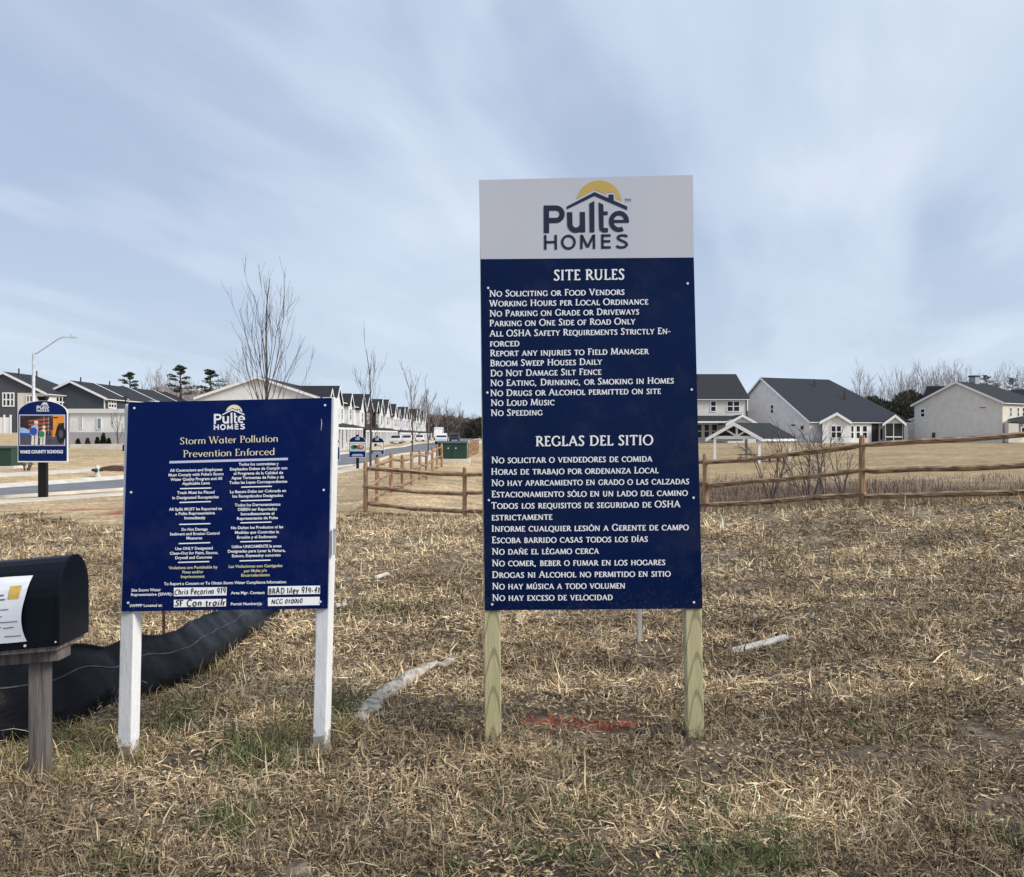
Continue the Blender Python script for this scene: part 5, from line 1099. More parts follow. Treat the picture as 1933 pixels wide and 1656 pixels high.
# white terrace: near gable end and the rows behind it along the street
def terrace(Z0, Z1, label, mats, near_gable, rz=0.0, seed=1):
    rnd = random.Random(seed); b = -.2 + rz
    h = gable_house('townhouse_row', label, 'townhouses', (-35.6, Z0), (-22, Z0), (0, 1), Z1 - Z0, b, 5.95 + rz, 5.95 + rz, .5, 8.25 + rz, M['sid_white'], M['shingle'], 'white townhouse rows along the street', over=.35)
    root, o = h['root'], h['o']; n = len(mats); U = (Z1 - Z0) / n; X = -22
    for k, (wm, kind) in enumerate(mats):
        z0 = Z0 + k * U; 
        if wm is not M['sid_white']:
            mb = MB(); mb.hexa([V3((X + .01, z0 + .05), b - .3), V3((X + .05, z0 + .05), b - .3), V3((X + .05, z0 + U - .05), b - .3), V3((X + .01, z0 + U - .05), b - .3)], [V3((X + .01, z0 + .05), b + 6.0), V3((X + .05, z0 + .05), b + 6.0), V3((X + .05, z0 + U - .05), b + 6.0), V3((X + .01, z0 + U - .05), b + 6.0)]); mb.build('wall_cladding', wm, root, o)
        # street-side gable with its own small roof running back into the main one
        gw = U * {'n': .62, 'wide': .86, 'small': .42}[kind]; g0 = z0 + (U - gw) * (.15 if k % 2 else .75); g1 = g0 + gw; gm = (g0 + g1) / 2; xf = X + .55; ev = b + 5.9; pk = min(8.1 + rz, ev + gw * .5 * {'n': .82, 'wide': .66, 'small': .85}[kind]); xb = -22 - (pk - ev) / (2.3 / 6.8) 
        mb = MB(); mb.face([V3((xf, g0), b + 3.0), V3((xf, g1), b + 3.0), V3((xf, g1), ev), V3((xf, gm), pk), V3((xf, g0), ev)])
        for gy in (g0, g1): mb.face([V3((X, gy), b + 3.0), V3((xf, gy), b + 3.0), V3((xf, gy), ev), V3((X, gy), ev)])
        mb.face([V3((X, g0), b + 3.0), V3((xf, g0), b + 3.0), V3((xf, g1), b + 3.0), V3((X, g1), b + 3.0)]); mb.build('bay', wm, root, o)
        rm = MB(); ov = .25
        for s_, gy in ((-1, g0), (1, g1)): slab(rm, [V3((xf + ov, gy + s_ * ov), ev - .2), V3((xf + ov, gm), pk + .08), V3((xb, gm), pk + .08), V3((X - .2, gy + s_ * ov), ev - .2)], .14)
        go = rm.build('gable_roof', M['shingle'], h['roof'], o)
        tm = MB()
        for s_, gy in ((-1, g0), (1, g1)): tm.prism([V3((xf + ov, gy + s_ * ov), ev - .2), V3((xf + ov, gm), pk + .08), V3((xf + ov, gm), pk - .24), V3((xf + ov, gy + s_ * ov), ev - .52)], (.05, 0, 0))
        tm.build('rake_trim', M['white'], go, o)
        ux, nx_ = Vector((0, 1, 0)), Vector((1, 0, 0))
        if kind == 'wide':
            for q in (.22, .58): window_at(root, V3((xf, g0 + gw * q), b + 3.75), ux, nx_, gw * .2, 1.5, o)
        else: window_at(root, V3((xf, gm - .62), b + 3.75), ux, nx_, 1.24, 1.55, o, 1, 2)
        oz = z0 + .5 if g0 > z0 + U * .3 else z0 + U - 1.6
        window_at(root, V3((X + .05, oz), b + 3.75), ux, nx_, .95, 1.5, o)
        # porch: lean-to roof, beam, white posts, dark door and window behind
        pd = 1.9; rm = MB(); slab(rm, [V3((X, z0 + .1), b + 3.35), V3((X, z0 + U - .1), b + 3.35), V3((X + pd, z0 + U - .1), b + 2.85), V3((X + pd, z0 + .1), b + 2.85)], .12); po = rm.build('porch_roof', M['shingle'], root, o)
        bm2 = MB(); bm2.box((X + pd - .12, z0 + U / 2, b + 2.62), (.2, U - .3, .3)); bm2.build('beam', M['white'], po, o)
        for q in (.06, .36, .66, .94): mb = MB(); mb.box((X + pd - .12, z0 + U * q, b + 1.18), (.22, .22, 2.58)); mb.build('porch_post', M['white'], root, o)
        mb = MB(); mb.box((X + pd / 2, z0 + U / 2, b - .2), (pd, U - .15, .5)); mb.build('porch_floor', M['concrete'], root, o)
        mb = MB(); mb.box((X + .09, z0 + U * .25, b + 1.1), (.07, 1.05, 2.1)); mb.build('door', M['door_dark'], root, o)
        window_at(root, V3((X + .05, z0 + U * .55), b + .75), ux, nx_, 1.7, 1.5, o, 2, 2)
    return h
W_, D_, S_ = M['sid_white'], M['sid_brown'], M['sid_pale']
terrace(116, 138.5, 'white townhouse row nearest the viewer, its plain gable end rising behind the storm water sign', [(W_, 'small'), (W_, 'n'), (W_, 'small')], True, seed=1)
terrace(142, 180.5, 'white townhouse row with one dark brown unit, second along the street', [(W_, 'n'), (D_, 'wide'), (D_, 'small'), (W_, 'n'), (W_, 'wide')], False, -.25, seed=2)
terrace(184.5, 220, 'white townhouse row third along the street, before the last short row', [(W_, 'wide'), (W_, 'small'), (S_, 'n'), (W_, 'wide'), (W_, 'n')], False, -.5, seed=3)
terrace(224.5, 258, 'small white townhouse row farthest down the street beside the bare wood', [(W_, 'n'), (W_, 'wide'), (W_, 'n'), (W_, 'n')], False, -.6, seed=4)

# charcoal townhouses across the road
hA = gable_house('townhouse_block', 'charcoal and cream townhouse block standing behind the schools sign and street lamp', 'townhouses', (-67.0, 125), (-57.0, 125), (0, 1), 12.0, 1.9, 6.85, 6.85, .5, 9.3, M['sid_dark'], M['shingle'], 'charcoal townhouses across the road', hip=4.0)
root, o = hA['root'], hA['o']
def clad(root, o, pl, px0, py0, px1, py1, m, d=.06):
    mb = MB(); mb.prism([pl.hit(px0, py1, .005), pl.hit(px1, py1, .005), pl.hit(px1, py0, .005), pl.hit(px0, py0, .005)], pl.N * d); return mb.build('wall_cladding', m, root, o)
fr_ = hA['front']; clad(root, o, fr_, 33.5, 742, 85, 819, M['sid_cream']); f2 = Plane(fr_.P + fr_.N * .07, fr_.N)
window(root, fr_, 4.5, 741, 27.5, 768, o, 3, 2, fw=.16); window(root, f2, 49.5, 746, 69, 772, o, 3, 2, fw=.14); window(root, f2, 60, 788, 80, 812, o, 2, 2, fw=.14)
rt = hA['right']; clad(root, o, rt, 86, 744, 129, 817, M['sid_white']); clad(root, o, rt, 130, 745, 161, 817, M['sid_cream']); r2 = Plane(rt.P + rt.N * .07, rt.N)
window(root, r2, 104.5, 749, 123, 770, o, 3, 2, fw=.18); window(root, r2, 131.5, 752, 145, 773, o, 2, 2, fw=.18)
for (px, py) in ((47, 704), (71, 708)): mb = MB(); p = V3(hA['AP'], 9.1) + Vector((.6, 2.5 + (px - 47) * .2, 0)); mb.tube([p, p + Vector((0, 0, .8))], .09, 6); mb.build('vent_pipe', M['metal_dark'], hA['roof'], o)
hB = gable_house('townhouse_block', 'slate-blue townhouse block with white party-wall lines down its dark roof', 'townhouses', (-60.4, 130), (-51.6, 130), (0, 1), 38, 1.9, 6.4, 6.4, .5, 8.5, M['sid_slate'], M['shingle'], 'charcoal townhouses across the road', hip=2.0)
root, o = hB['root'], hB['o']
for yy in (137, 149, 160):
    mb = MB(); c0, c1 = V3((-56, yy), 8.5), V3((-51.3, yy), 8.5 - 2.1 * 4.7 / 4.4); up = Vector((0, 0, .09)); mb.prism([c0 + up, c1 + up, c1 - up * 2, c0 - up * 2], (0, .34, 0)); mb.build('party_wall_trim', M['white'], hB['roof'], o)
rt = hB['right']; window(root, rt, 204, 754, 219, 771, o, 3, 2, fw=.16); clad(root, o, rt, 241, 757, 300, 800, M['sid_white'])
fr_ = hB['front']; mb = MB(); p0 = fr_.hit(197.5, 752, .03); mb.beam(p0, p0 - Vector((0, 0, 4.3)), .14, .1, fr_.u); mb.build('downpipe', M['white'], root, o)
for py in range(4): 
    mb = MB(); p = V3((-55.6, 132 + py * 9.5), 8.35); mb.tube([p, p + Vector((0, 0, .7))], .09, 6); mb.build('vent_pipe', M['metal_dark'], hB['roof'], o)
# white flat-roofed building; its grey lower band paints a white fence standing in shade
o = V3(xy(182, 86), .75); root = empty('flat_roofed_building', o, 'low white flat-roofed building with a shade-grey lower band behind a row of conifer shrubs', 'building')
xa, xb = (131 - CX) / F * 86, (262 - CX) / F * 86; zt, zb_, zm = zz_(780, 86), .1, zz_(816, 86)
mb = MB(); mb.hexa([(xa, 86, zb_), (xb, 86, zb_), (xb, 94, zb_), (xa, 94, zb_)], [(xa, 86, zt), (xb, 86, zt), (xb, 94, zt), (xa, 94, zt)]); mb.build('wall', M['sid_white'], root, o)
mb = MB(); mb.hexa([(xa - .06, 85.9, zb_), (xb + .06, 85.9, zb_), (xb + .06, 94.1, zb_), (xa - .06, 94.1, zb_)], [(xa - .06, 85.9, zm), (xb + .06, 85.9, zm), (xb + .06, 94.1, zm + .1), (xa - .06, 94.1, zm + .1)]); mb.build('shaded_band', M['sid_grey'], root, o)
mb = MB(); mb.hexa([(xa - .15, 85.8, zt), (xb + .15, 85.8, zt), (xb + .15, 94.2, zt), (xa - .15, 94.2, zt)], [(xa - .15, 85.8, zt + .36), (xb + .15, 85.8, zt + .36), (xb + .15, 94.2, zt + .36), (xa - .15, 94.2, zt + .36)]); mb.build('flat_roof', M['offwhite'], root, o)
pl = Plane((0, 86, 0), (0, -1, 0)); window(root, pl, 151, 783, 156, 810, o, 1, 1, M['white'], M['glass_blue'], .06); window(root, pl, 183, 789, 192, 811, o, 1, 1, M['white'], M['glass_blue'], .06)
mb = MB(); mb.prism([pl.hit(131.5, 816, .01), pl.hit(147, 816, .01), pl.hit(147, 794, .01), pl.hit(131.5, 794, .01)], pl.N * .06); mb.build('door', M['offwhite'], root, o)
# kerb-like low wall in front of it and the white vinyl fence
o = V3(xy(182, 80), .5); mb = MB(); x0, x1 = (132 - CX) / F * 80, (250 - CX) / F * 80; z1 = max(hz1(x0, 80), hz1(x1, 80), hz1((x0 + x1) / 2, 80)) + .28; mb.hexa([(x0, 80, z1 - .8), (x1, 80, z1 - .8), (x1, 80.35, z1 - .8), (x0, 80.35, z1 - .8)], [(x0, 80, z1), (x1, 80, z1 + .04), (x1, 80.35, z1 + .04), (x0, 80.35, z1)]); solo(mb, 'retaining_wall', M['concrete'], o, 'low pale retaining wall in front of the conifer shrubs', 'retaining wall')
o = V3(xy(5, 118), 1.6); root = empty('vinyl_fence', o, 'white solid vinyl fence below the charcoal townhouse windows', 'fence')
for k in range(6):
    px = -40 + k * 12; a = at(px, 816, 118); mb = MB(); mb.box((a.x, 118, a.z + .55), (.16, .16, 2.9)); mb.build('post', M['white'], root, o)
    if k < 5: mb = MB(); a1 = at(px + 12, 816, 118); mb.box(((a.x + a1.x) / 2, 118, a.z + .45), (a1.x - a.x - .16, .06, 2.5)); mb.build('fence_panel', M['white'], root, o)

# R1: two-storey house half hidden by the tall sign
def rel(h, px0, py0, px1, py1, m, d=.05, pl=None, name='wall_cladding'):
    pl = pl or h['front']; mb = MB(); mb.prism([pl.hit(px0, py1, .004), pl.hit(px1, py1, .004), pl.hit(px1, py0, .004), pl.hit(px0, py0, .004)], pl.N * d); return mb.build(name, m, h['root'], h['o'])
GRP = 'houses beyond the lawn'
def flat_plane(px, Y, nrm): return Plane((xy(px, Y)[0], Y, 0), nrm)
h1 = gable_house('two_storey_house', 'pale two-storey house with a low porch roof, next to the tall sign edge', 'house', (20, 168), (20, 150), (1, 0), 14.4, .45, 7.05, 7.05, .5, 11.0, M['sid_beige'], M['shingle'], GRP, over=.4)
root, o = h1['root'], h1['o']; pl = h1['right']
window(root, pl, 1340.5, 756.5, 1352.5, 778, o, 1, 2, fw=.14); window(root, pl, 1371.5, 756.5, 1397, 778, o, 2, 2, fw=.14)
dp = MB(); q = pl.hit(1409, 752, .06); dp.beam(q, Vector((q.x, q.y, .5)), .13, .1, (1, 0, 0)); dp.build('downpipe', M['metal_dark'], root, o)
mb = MB(); e0, e1 = at(1300, 794, 146.5), at(1400, 794, 146.5); w0, w1 = pl.hit(1300, 785), pl.hit(1396, 785); slab(mb, [e0, e1, w1, w0], .15); po = mb.build('porch_roof', M['shingle'], root, o)
mb = MB(); mb.beam(e0 - Vector((0, 0, .22)), e1 - Vector((0, 0, .22)), .25, .2, (0, 0, 1)); mb.build('beam', M['white'], po, o)
for (a, c) in ((1305, 1326), (1328, 1340), (1342, 1355)): window(root, pl, a, 800, c, 828, o, 1 if c - a < 16 else 2, 2, fw=.14)
# rear wing with its small gable
wl = MB(); W0, W1, Wa = xy(1374, 145), xy(1427, 145), xy(1400.5, 145); ez, az_ = zz_(797, 145), zz_(783.5, 145)
wl.prism([V3(W0, .0), V3(W1, .0), V3(W1, ez), V3(Wa, az_), V3(W0, ez)], (0, 5, 0)); wo_ = wl.build('wing', M['sid_pale'], root, o)
rm = MB()
for s_, (x_, y_) in ((-1, W0), (1, W1)): slab(rm, [Vector((x_ + s_ * .35, 144.6, ez - .22)), Vector((Wa[0], 144.6, az_ + .05)), Vector((Wa[0], 150.5, az_ + .05)), Vector((x_ + s_ * .35, 150.5, ez - .22))], .14)
wr_ = rm.build('wing_roof', M['shingle'], wo_, o)
rm = MB()
for s_, (x_, y_) in ((-1, W0), (1, W1)): rm.prism([Vector((x_ + s_ * .38, 144.58, ez - .22)), Vector((Wa[0], 144.58, az_ + .07)), Vector((Wa[0], 144.58, az_ - .3)), Vector((x_ + s_ * .38, 144.58, ez - .6))], (0, -.05, 0))
rm.build('rake_trim', M['white'], wo_, o)
mb = MB(); mb.tube([Vector((28.5, 157, 10.2)), Vector((28.5, 157, 10.9))], .1, 6); mb.build('vent_pipe', M['metal_dark'], h1['roof'], o)

# R2: salt-box house
A2, B2 = (36.4, 158.0), (42.4, 146.0)
h2 = gable_house('saltbox_house', 'pale grey salt-box house with a long dark roof and a pale gabled wing', 'house', A2, B2, (.894, .447), 19.5, .45, 7.7, 3.75, .25, 10.25, M['sid_pale'], M['shingle_blue'], GRP, hip=6.2, over=.4)
root, o = h2['root'], h2['o']; fr_, rt = h2['front'], h2['right']
window(root, fr_, 1454.5, 763.5, 1461, 781.5, o, 1, 2, fw=.12)
window(root, fr_, 1493.5, 801, 1502, 804.5, o, 1, 1, M['sid_pale'], fw=.03); window(root, fr_, 1511.5, 803.5, 1518, 812, o, 1, 1, M['sid_pale'], fw=.05)
for (px, py, hh) in ((1525, 727, 1.3), (1571, 770, 1.7)):
    f = (px - 1440) / 140; base_ = Vector((*(h2['AP'] + h2['ax'] * (3 + 9 * f) + h2['gu'] * (1.2 + (py - 716) * .075)), 0)); zr = 10.25 - 6.5 / 10.06 * ((base_.xy - h2['AP'] - h2['ax'] * (3 + 9 * f)).length); base_.z = zr - .1; mb = MB(); mb.tube([base_, base_ + Vector((0, 0, hh))], .11, 6); mb.build('vent_pipe', M['metal_dark'], h2['roof'], o)
def wing(h, name, px0, px1, pxa, pye, pya, pyb, Y, depth, ax, wall, roof, label=None):
    """gabled wing whose front faces the camera side at depth Y"""
    root, o = h['root'], h['o']; ax = Vector((*ax, 0)).normalized(); L0, L1, LA = V3(xy(px0, Y), 0), V3(xy(px1, Y), 0), V3(xy(pxa, Y), 0)
    ez, az_, bz = zz_(pye, Y), zz_(pya, Y), zz_(pyb, Y) - .5
    wl = MB(); wl.prism([V3(L0.xy, bz), V3(L1.xy, bz), V3(L1.xy, ez), V3(LA.xy, az_), V3(L0.xy, ez)], ax * depth); wo_ = wl.build(name, wall, root, o)
    rm = MB(); fo = ax * -.4; sl_ = (az_ - ez) / (L1.x - LA.x)
    tm = MB()
    for s_, p in ((-1, L0), (1, L1)):
        e_ = V3((p.x + s_ * .4, p.y), ez - .4 * sl_); r_ = V3(LA.xy, az_); up = Vector((0, 0, .1))
        slab(rm, [e_ + fo + up, r_ + fo + up, r_ + ax * depth + up, e_ + ax * depth + up], .14)
        tm.prism([e_ + fo * 1.08 + up, r_ + fo * 1.08 + up, r_ + fo * 1.08 - Vector((0, 0, .32)), e_ + fo * 1.08 - Vector((0, 0, .32))], ax * -.06)
    rm.build('wing_roof', roof, wo_, o); tm.build('rake_trim', M['white'], wo_, o)
    return wo_, Plane(L0, (0, -1, 0))
wo_, wp = wing(h2, 'wing', 1552.5, 1602.5, 1580, 794, 780, 836, 145.2, 7, (.3, .95), M['sid_white'], M['shingle_blue'])
window(root, wp, 1567.5, 803, 1589, 828, o, 2, 2, fw=.14)
window(root, rt, 1605, 803, 1612, 829, o, 1, 2, fw=.13); window(root, rt, 1615, 803, 1624, 829, o, 1, 2, fw=.13); window(root, rt, 1627, 803, 1637, 829, o, 1, 2, fw=.13)
rel(h2, 1604, 797, 1645, 836, M['sid_white'], .02, rt); rel(h2, 1645, 797, 1658, 836, M['screen'], .05, rt, 'porch_screen')
window(root, rt, 1658.5, 806, 1668, 834, o, 1, 1, M['white'], M['glass'], .28)
wo_, wp = wing(h2, 'screened_porch', 1671, 1706, 1690, 797, 784, 836, 150.0, 5, (.3, .95), M['sid_white'], M['shingle_blue'])
mb = MB(); mb.prism([wp.hit(1672.5, 833, .004), wp.hit(1703, 833, .004), wp.hit(1703, 799.5, .004), wp.hit(1672.5, 799.5, .004)], wp.N * .03); mb.build('porch_screen', M['screen'], wo_, o)
mb = MB(); a, c = wp.hit(1671.5, 825, .06), wp.hit(1704, 825, .06); mb.beam(a, c, .16, .06, (0, 0, 1)); a, c = wp.hit(1686.5, 833, .05), wp.hit(1686.5, 799, .05); mb.beam(a, c, .1, .06, wp.u); mb.build('screen_frame', M['white'], wo_, o)
mb = MB(); a = wp.hit(1705, 798, .1); mb.beam(a, a - Vector((0, 0, 3)), .13, .1, (1, 0, 0)); mb.build('downpipe', M['metal_dark'], wo_, o)

# R3: beige gable house
A3, B3 = (61.3, 156.0), (69.9, 146.0)
h3 = gable_house('beige_house', 'big plain beige gable-end house with a chimney, at the far end of the lawn', 'house', A3, B3, (.758, .652), 15, .4, 6.3, 6.4, .5, 9.45, M['sid_beige'], M['shingle'], GRP, hip=5.5, over=.4)
root, o = h3['root'], h3['o']; fr_, rt = h3['front'], h3['right']
window(root, fr_, 1737, 771, 1747, 788.5, o, 1, 2, fw=.15); window(root, fr_, 1849, 768, 1862.5, 771.5, o, 1, 1, M['white'], fw=.06)
mb = MB(); p = fr_.hit(1763, 823, .1); mb.box((p.x, p.y, p.z), (.35, .3, 1.0)); mb.build('meter_box', M['metal_dark'], root, o)
for (a, c) in ((1905.5, 1909.5), (1919.5, 1923.5), (1929, 1935)): window(root, rt, a, 769, c, 787, o, 1, 2, fw=.10)
rel(h3, 1892, 762, 1990, 836, M['sid_cream'], .03, rt)
mb = MB(); cx_ = V3(h3['AP'] + h3['ax'] * 5.5, 0); mb.box((cx_.x, cx_.y, 9.35), (1.35, 1.0, 2.0), .7); co = mb.build('chimney', M['sid_grey'], h3['roof'], o); mb = MB(); mb.box((cx_.x, cx_.y, 10.45), (1.55, 1.2, .2), .7); mb.build('chimney_cap', M['metal_dark'], h3['roof'], o)
mb = MB(); P_ = h3['A']; u3 = V3(h3['gu'], 0); a3 = V3(h3['ax'], 0); q0 = V3(P_, 0); mb.hexa([q0 - u3 * 2.6 + a3 * .5 + Vector((0, 0, -.3)), q0 + a3 * .5 + Vector((0, 0, -.3)), q0 + a3 * 10 + Vector((0, 0, -.3)), q0 - u3 * 2.6 + a3 * 10 + Vector((0, 0, -.3))], [q0 - u3 * 2.6 + a3 * .5 + Vector((0, 0, 3.4)), q0 + a3 * .5 + Vector((0, 0, 4.15)), q0 + a3 * 10 + Vector((0, 0, 4.15)), q0 - u3 * 2.6 + a3 * 10 + Vector((0, 0, 3.4))]); mb.build('side_wing', M['sid_beige'], root, o)
mb = MB(); slab(mb, [q0 - u3 * 2.9 + a3 * .2 + Vector((0, 0, 3.45)), q0 - u3 * .0 + a3 * .2 + Vector((0, 0, 4.3)), q0 + a3 * 10.3 + Vector((0, 0, 4.3)), q0 - u3 * 2.9 + a3 * 10.3 + Vector((0, 0, 3.45))], .2); mb.build('side_roof', M['white'], root, o)
# dormer roof showing behind the gable
mb = MB(); y0 = 163; a, c, d_, e_ = at(1741, 752, y0), at(1790, 752, y0), at(1783, 729, y0), at(1750, 729, y0); mb.prism([a, c, d_, e_], (2.5, 4, 0)); mb.build('rear_roof', M['shingle'], root, o)
# small rear porch at the right edge
mb = MB(); pc = lambda px, py, Y=144: at(px, py, Y); slab(mb, [pc(1903, 797), pc(1975, 800), at(1980, 786, 150), at(1906, 786, 150)], .15); po = mb.build('porch_roof', M['shingle'], root, o)
mb = MB(); mb.prism([pc(1904, 836), pc(1923, 836), pc(1923, 800), pc(1904, 796)], (1, 5, 0)); mb.build('porch_wall', M['sid_beige'], root, o)
window(root, Plane(pc(1925, 800), (0, -1, 0)), 1927, 806, 1950, 826, o, 3, 2, fw=.12)
# dark roof of one more house behind
h4 = gable_house('far_house', 'dark roof of one more house peeping out at the edge behind the beige house', 'house', xy(1917, 176), xy(1990, 176), (0, 1), 10, .8, 7.4, 7.4, .5, 9.6, M['sid_slate'], M['shingle_blue'], GRP)

# ------------------------------------------------------------------ picnic pavilion and its tables
Yp = 96.0; o = V3(xy(1400, Yp + 3), -.97); root = empty('picnic_pavilion', o, 'open white-posted picnic pavilion with a dark gable roof standing on the low lawn', 'pavilion')
zg = -1.02
pA, pB = Vector((*xy(1349, Yp), 0)), Vector((*xy(1433, Yp - .8), 0)); du = (pB - pA).normalized(); dv = Vector((-du.y, du.x, 0)); dv = (dv + du * .62).normalized(); Lp = 5.7
ez, az_ = zz_(824.5, Yp), zz_(801, Yp); wd_ = (pB - pA).length; mid_ = (pA + pB) / 2
ZV = lambda p, z: Vector((p.x, p.y, z))
for i, p in enumerate((pA, pB, pA + dv * Lp, pB + dv * Lp)):
    mb = MB(); mb.box((p.x, p.y, (zg - .2 + ez) / 2), (.24, .24, ez - zg + .2)); mb.build('post', M['white'], root, o)
fr = MB(); e_ = du * .55; fo = dv * -.5; bo = dv * (Lp + .5); rr_ = mid_
rm = MB(); slp = (az_ - ez) / (wd_ / 2)
for s_, p in ((-1, pA - e_), (1, pB + e_)): slab(rm, [ZV(p + fo, ez - slp * .55 + .15), ZV(rr_ + fo, az_ + .15), ZV(rr_ + bo, az_ + .15), ZV(p + bo, ez - slp * .55 + .15)], .12)
ro = rm.build('roof', M['shingle'], root, o)
tm = MB()
for s_, p in ((-1, pA - e_), (1, pB + e_)):
    tm.prism([ZV(p + fo, ez - slp * .55 + .17), ZV(rr_ + fo, az_ + .17), ZV(rr_ + fo, az_ - .16), ZV(p + fo, ez - slp * .55 - .16)], dv * -.06)
    tm.beam(ZV(p + fo, ez - slp * .55 - .0), ZV(p + bo, ez - slp * .55 - .0), .22, .08, (0, 0, 1))
tm.build('fascia_trim', M['white'], ro, o)
tr = MB(); tr.beam(ZV(pA, ez - .08), ZV(pB, ez - .08), .3, .2, (0, 0, 1)); tr.build('tie_beam', M['white'], root, o)
tr = MB(); tr.beam(ZV(rr_, ez), ZV(rr_, az_ - .1), .2, .18, du); tr.build('king_post', M['white'], root, o)
for s_ in (-1, 1): tr = MB(); tr.beam(ZV(rr_ + du * s_ * .1, ez + .1), ZV(rr_ + du * s_ * wd_ * .23, ez + (az_ - ez) * .52), .16, .16, du); tr.build('strut', M['white'], root, o)
tr = MB(); tr.face([ZV(pA + dv * Lp, ez), ZV(pB + dv * Lp, ez), ZV(rr_ + dv * Lp, az_)]); tr.face([ZV(pA, ez + .06), ZV(pB, ez + .06), ZV(pB + dv * Lp, ez + .06), ZV(pA + dv * Lp, ez + .06)][::-1]) if False else None; tr.build('gable_infill', M['soffit'], root, o)
tr = MB(); tr.beam(ZV(pA, ez - .08), ZV(pA + dv * Lp, ez - .08), .3, .2, (0, 0, 1)); tr.build('side_beam', M['white'], root, o); tr = MB(); tr.beam(ZV(pB, ez - .08), ZV(pB + dv * Lp, ez - .08), .3, .2, (0, 0, 1)); tr.build('side_beam', M['white'], root, o)
mb = MB(); mb.prism([ZV(q, zg - .25) for q in (pA - du * .6 - dv * .6, pB + du * .6 - dv * .6, pB + du * .6 + dv * (Lp + .6), pA - du * .6 + dv * (Lp + .6))], (0, 0, .27)); mb.build('floor_slab', M['concrete'], root, o)
pt = rr_ + dv * Lp * .45 - du * .3; tb = V3(pt.xy, zg + .02); tr_ = empty('picnic_table', tb, 'dark picnic table with attached benches under the pavilion roof', 'picnic table', 'picnic tables', rz=math.atan2(du.y, du.x))
mb = MB(); mb.box((0, 0, .76), (1.9, .75, .06)); mb.build('table_top', M['metal_dark'], tr_)
for s_ in (-1, 1): mb = MB(); mb.box((0, s_ * .7, .45), (1.9, .28, .05)); mb.build('bench', M['metal_dark'], tr_)
for s_ in (-1, 1): mb = MB(); mb.box((s_ * .65, 0, .36), (.08, 1.5, .08)); mb.beam((s_ * .65, -.35, .72), (s_ * .65, -.6, 0), .07, .07); mb.beam((s_ * .65, .35, .72), (s_ * .65, .6, 0), .07, .07); mb.build('leg', M['metal_dark'], tr_)
t2 = copy_tree(tr_); t2.location = tb + du * 2.3 + dv * .8; t2['label'] = 'dark picnic table by the far corner post of the pavilion'

# ------------------------------------------------------------------ vehicles parked down the street
def car(px, Y, kind, label, m, zrot):
    x = xy(px, Y)[0]; b = V3((x, Y), float(H0(np.array([x]), np.array([Y]))[0]) - .07); root = empty(kind, b, label, 'truck' if 'truck' in kind else 'car', 'vehicles parked down the street', rz=zrot)
    pro = {'pickup_truck': [(-2.7, .45), (2.7, .45), (2.75, .95), (1.5, 1.12), (.9, 1.82), (-.5, 1.85), (-.75, 1.15), (-2.7, 1.12)], 'box_truck': [(-3.4, .6), (3.2, .6), (3.25, 1.3), (2.6, 1.5), (2.2, 2.3), (1.2, 2.35), (1.15, 3.2), (-3.4, 3.2)], 'parked_car': [(-2.2, .32), (2.2, .32), (2.2, .78), (1.2, .95), (.5, 1.45), (-1.0, 1.45), (-1.8, 1.0), (-2.2, .9)]}[kind]
    W = 1.0 if 'truck' in kind else .9
    mb = MB(); mb.prism([(x_, -W, z_) for x_, z_ in pro], (0, 2 * W, 0)); mb.build('body', m, root, bevel=.08)
    ws = {'pickup_truck': (1.45, .85, 1.2, 1.75), 'box_truck': (2.55, 2.15, 1.55, 2.2), 'parked_car': (1.15, .55, .98, 1.4)}[kind]
    mb = MB(); mb.face([(ws[0] + .03, -W * .85, ws[2]), (ws[0] + .03, W * .85, ws[2]), (ws[1] + .06, W * .78, ws[3]), (ws[1] + .06, -W * .78, ws[3])]); mb.build('windscreen', M['glass'], root)
    xb = {'pickup_truck': (-.78, -.56, 1.2, 1.75), 'box_truck': (-3.42, -3.42, .9, 1.0), 'parked_car': (-1.78, -1.08, 1.02, 1.4)}[kind]
    mb = MB(); mb.face([(xb[0] - .04, -W * .85, xb[2]), (xb[0] - .04, W * .85, xb[2]), (xb[1] - .04, W * .78, xb[3]), (xb[1] - .04, -W * .78, xb[3])]); mb.build('rear_window', M['glass'], root)
    for s_ in (-1, 1):
        mb = MB(); y_ = s_ * (W + .012); mb.face([(ws[1] - .1, y_, ws[2]), (ws[1] - .15, y_, ws[3] - .03), (ws[1] - 1.2, y_, ws[3] - .03), (ws[1] - 1.3, y_, ws[2])]); mb.build('side_window', M['glass'], root)
        for xw in (pro[1][0] * .64, pro[0][0] * .62):
            mb = MB(); mb.tube([(xw, s_ * (W - .22), .36), (xw, s_ * (W + .03), .36)], .36, 14); w_ = mb.build('wheel', M['tyre'], root); mb = MB(); mb.tube([(xw, s_ * (W + .03), .36), (xw, s_ * (W + .045), .36)], .2, 10); mb.build('rim', M['galv'], w_)
    return root
NB = -math.pi / 2
car(834.5, 170, 'pickup_truck', 'white pickup truck parked down the street, seen over the green transformer', M['car_white'], NB)
car(858, 215, 'pickup_truck', 'dark pickup truck with a pale roof load far down the street beside the wood', M['car_dark'], NB)
car(828, 250, 'box_truck', 'white box truck parked beyond the white pickup at the end of the street', M['car_white'], NB)
for i, (px, Y, lab) in enumerate(((748, 172, 'white car parked on a drive before the second townhouse row'), (768, 190, 'white car parked past the brown townhouse unit'), (791, 215, 'white car parked before the third townhouse row'))): car(px, Y, 'parked_car', lab, M['car_white'], NB + .1 * i)

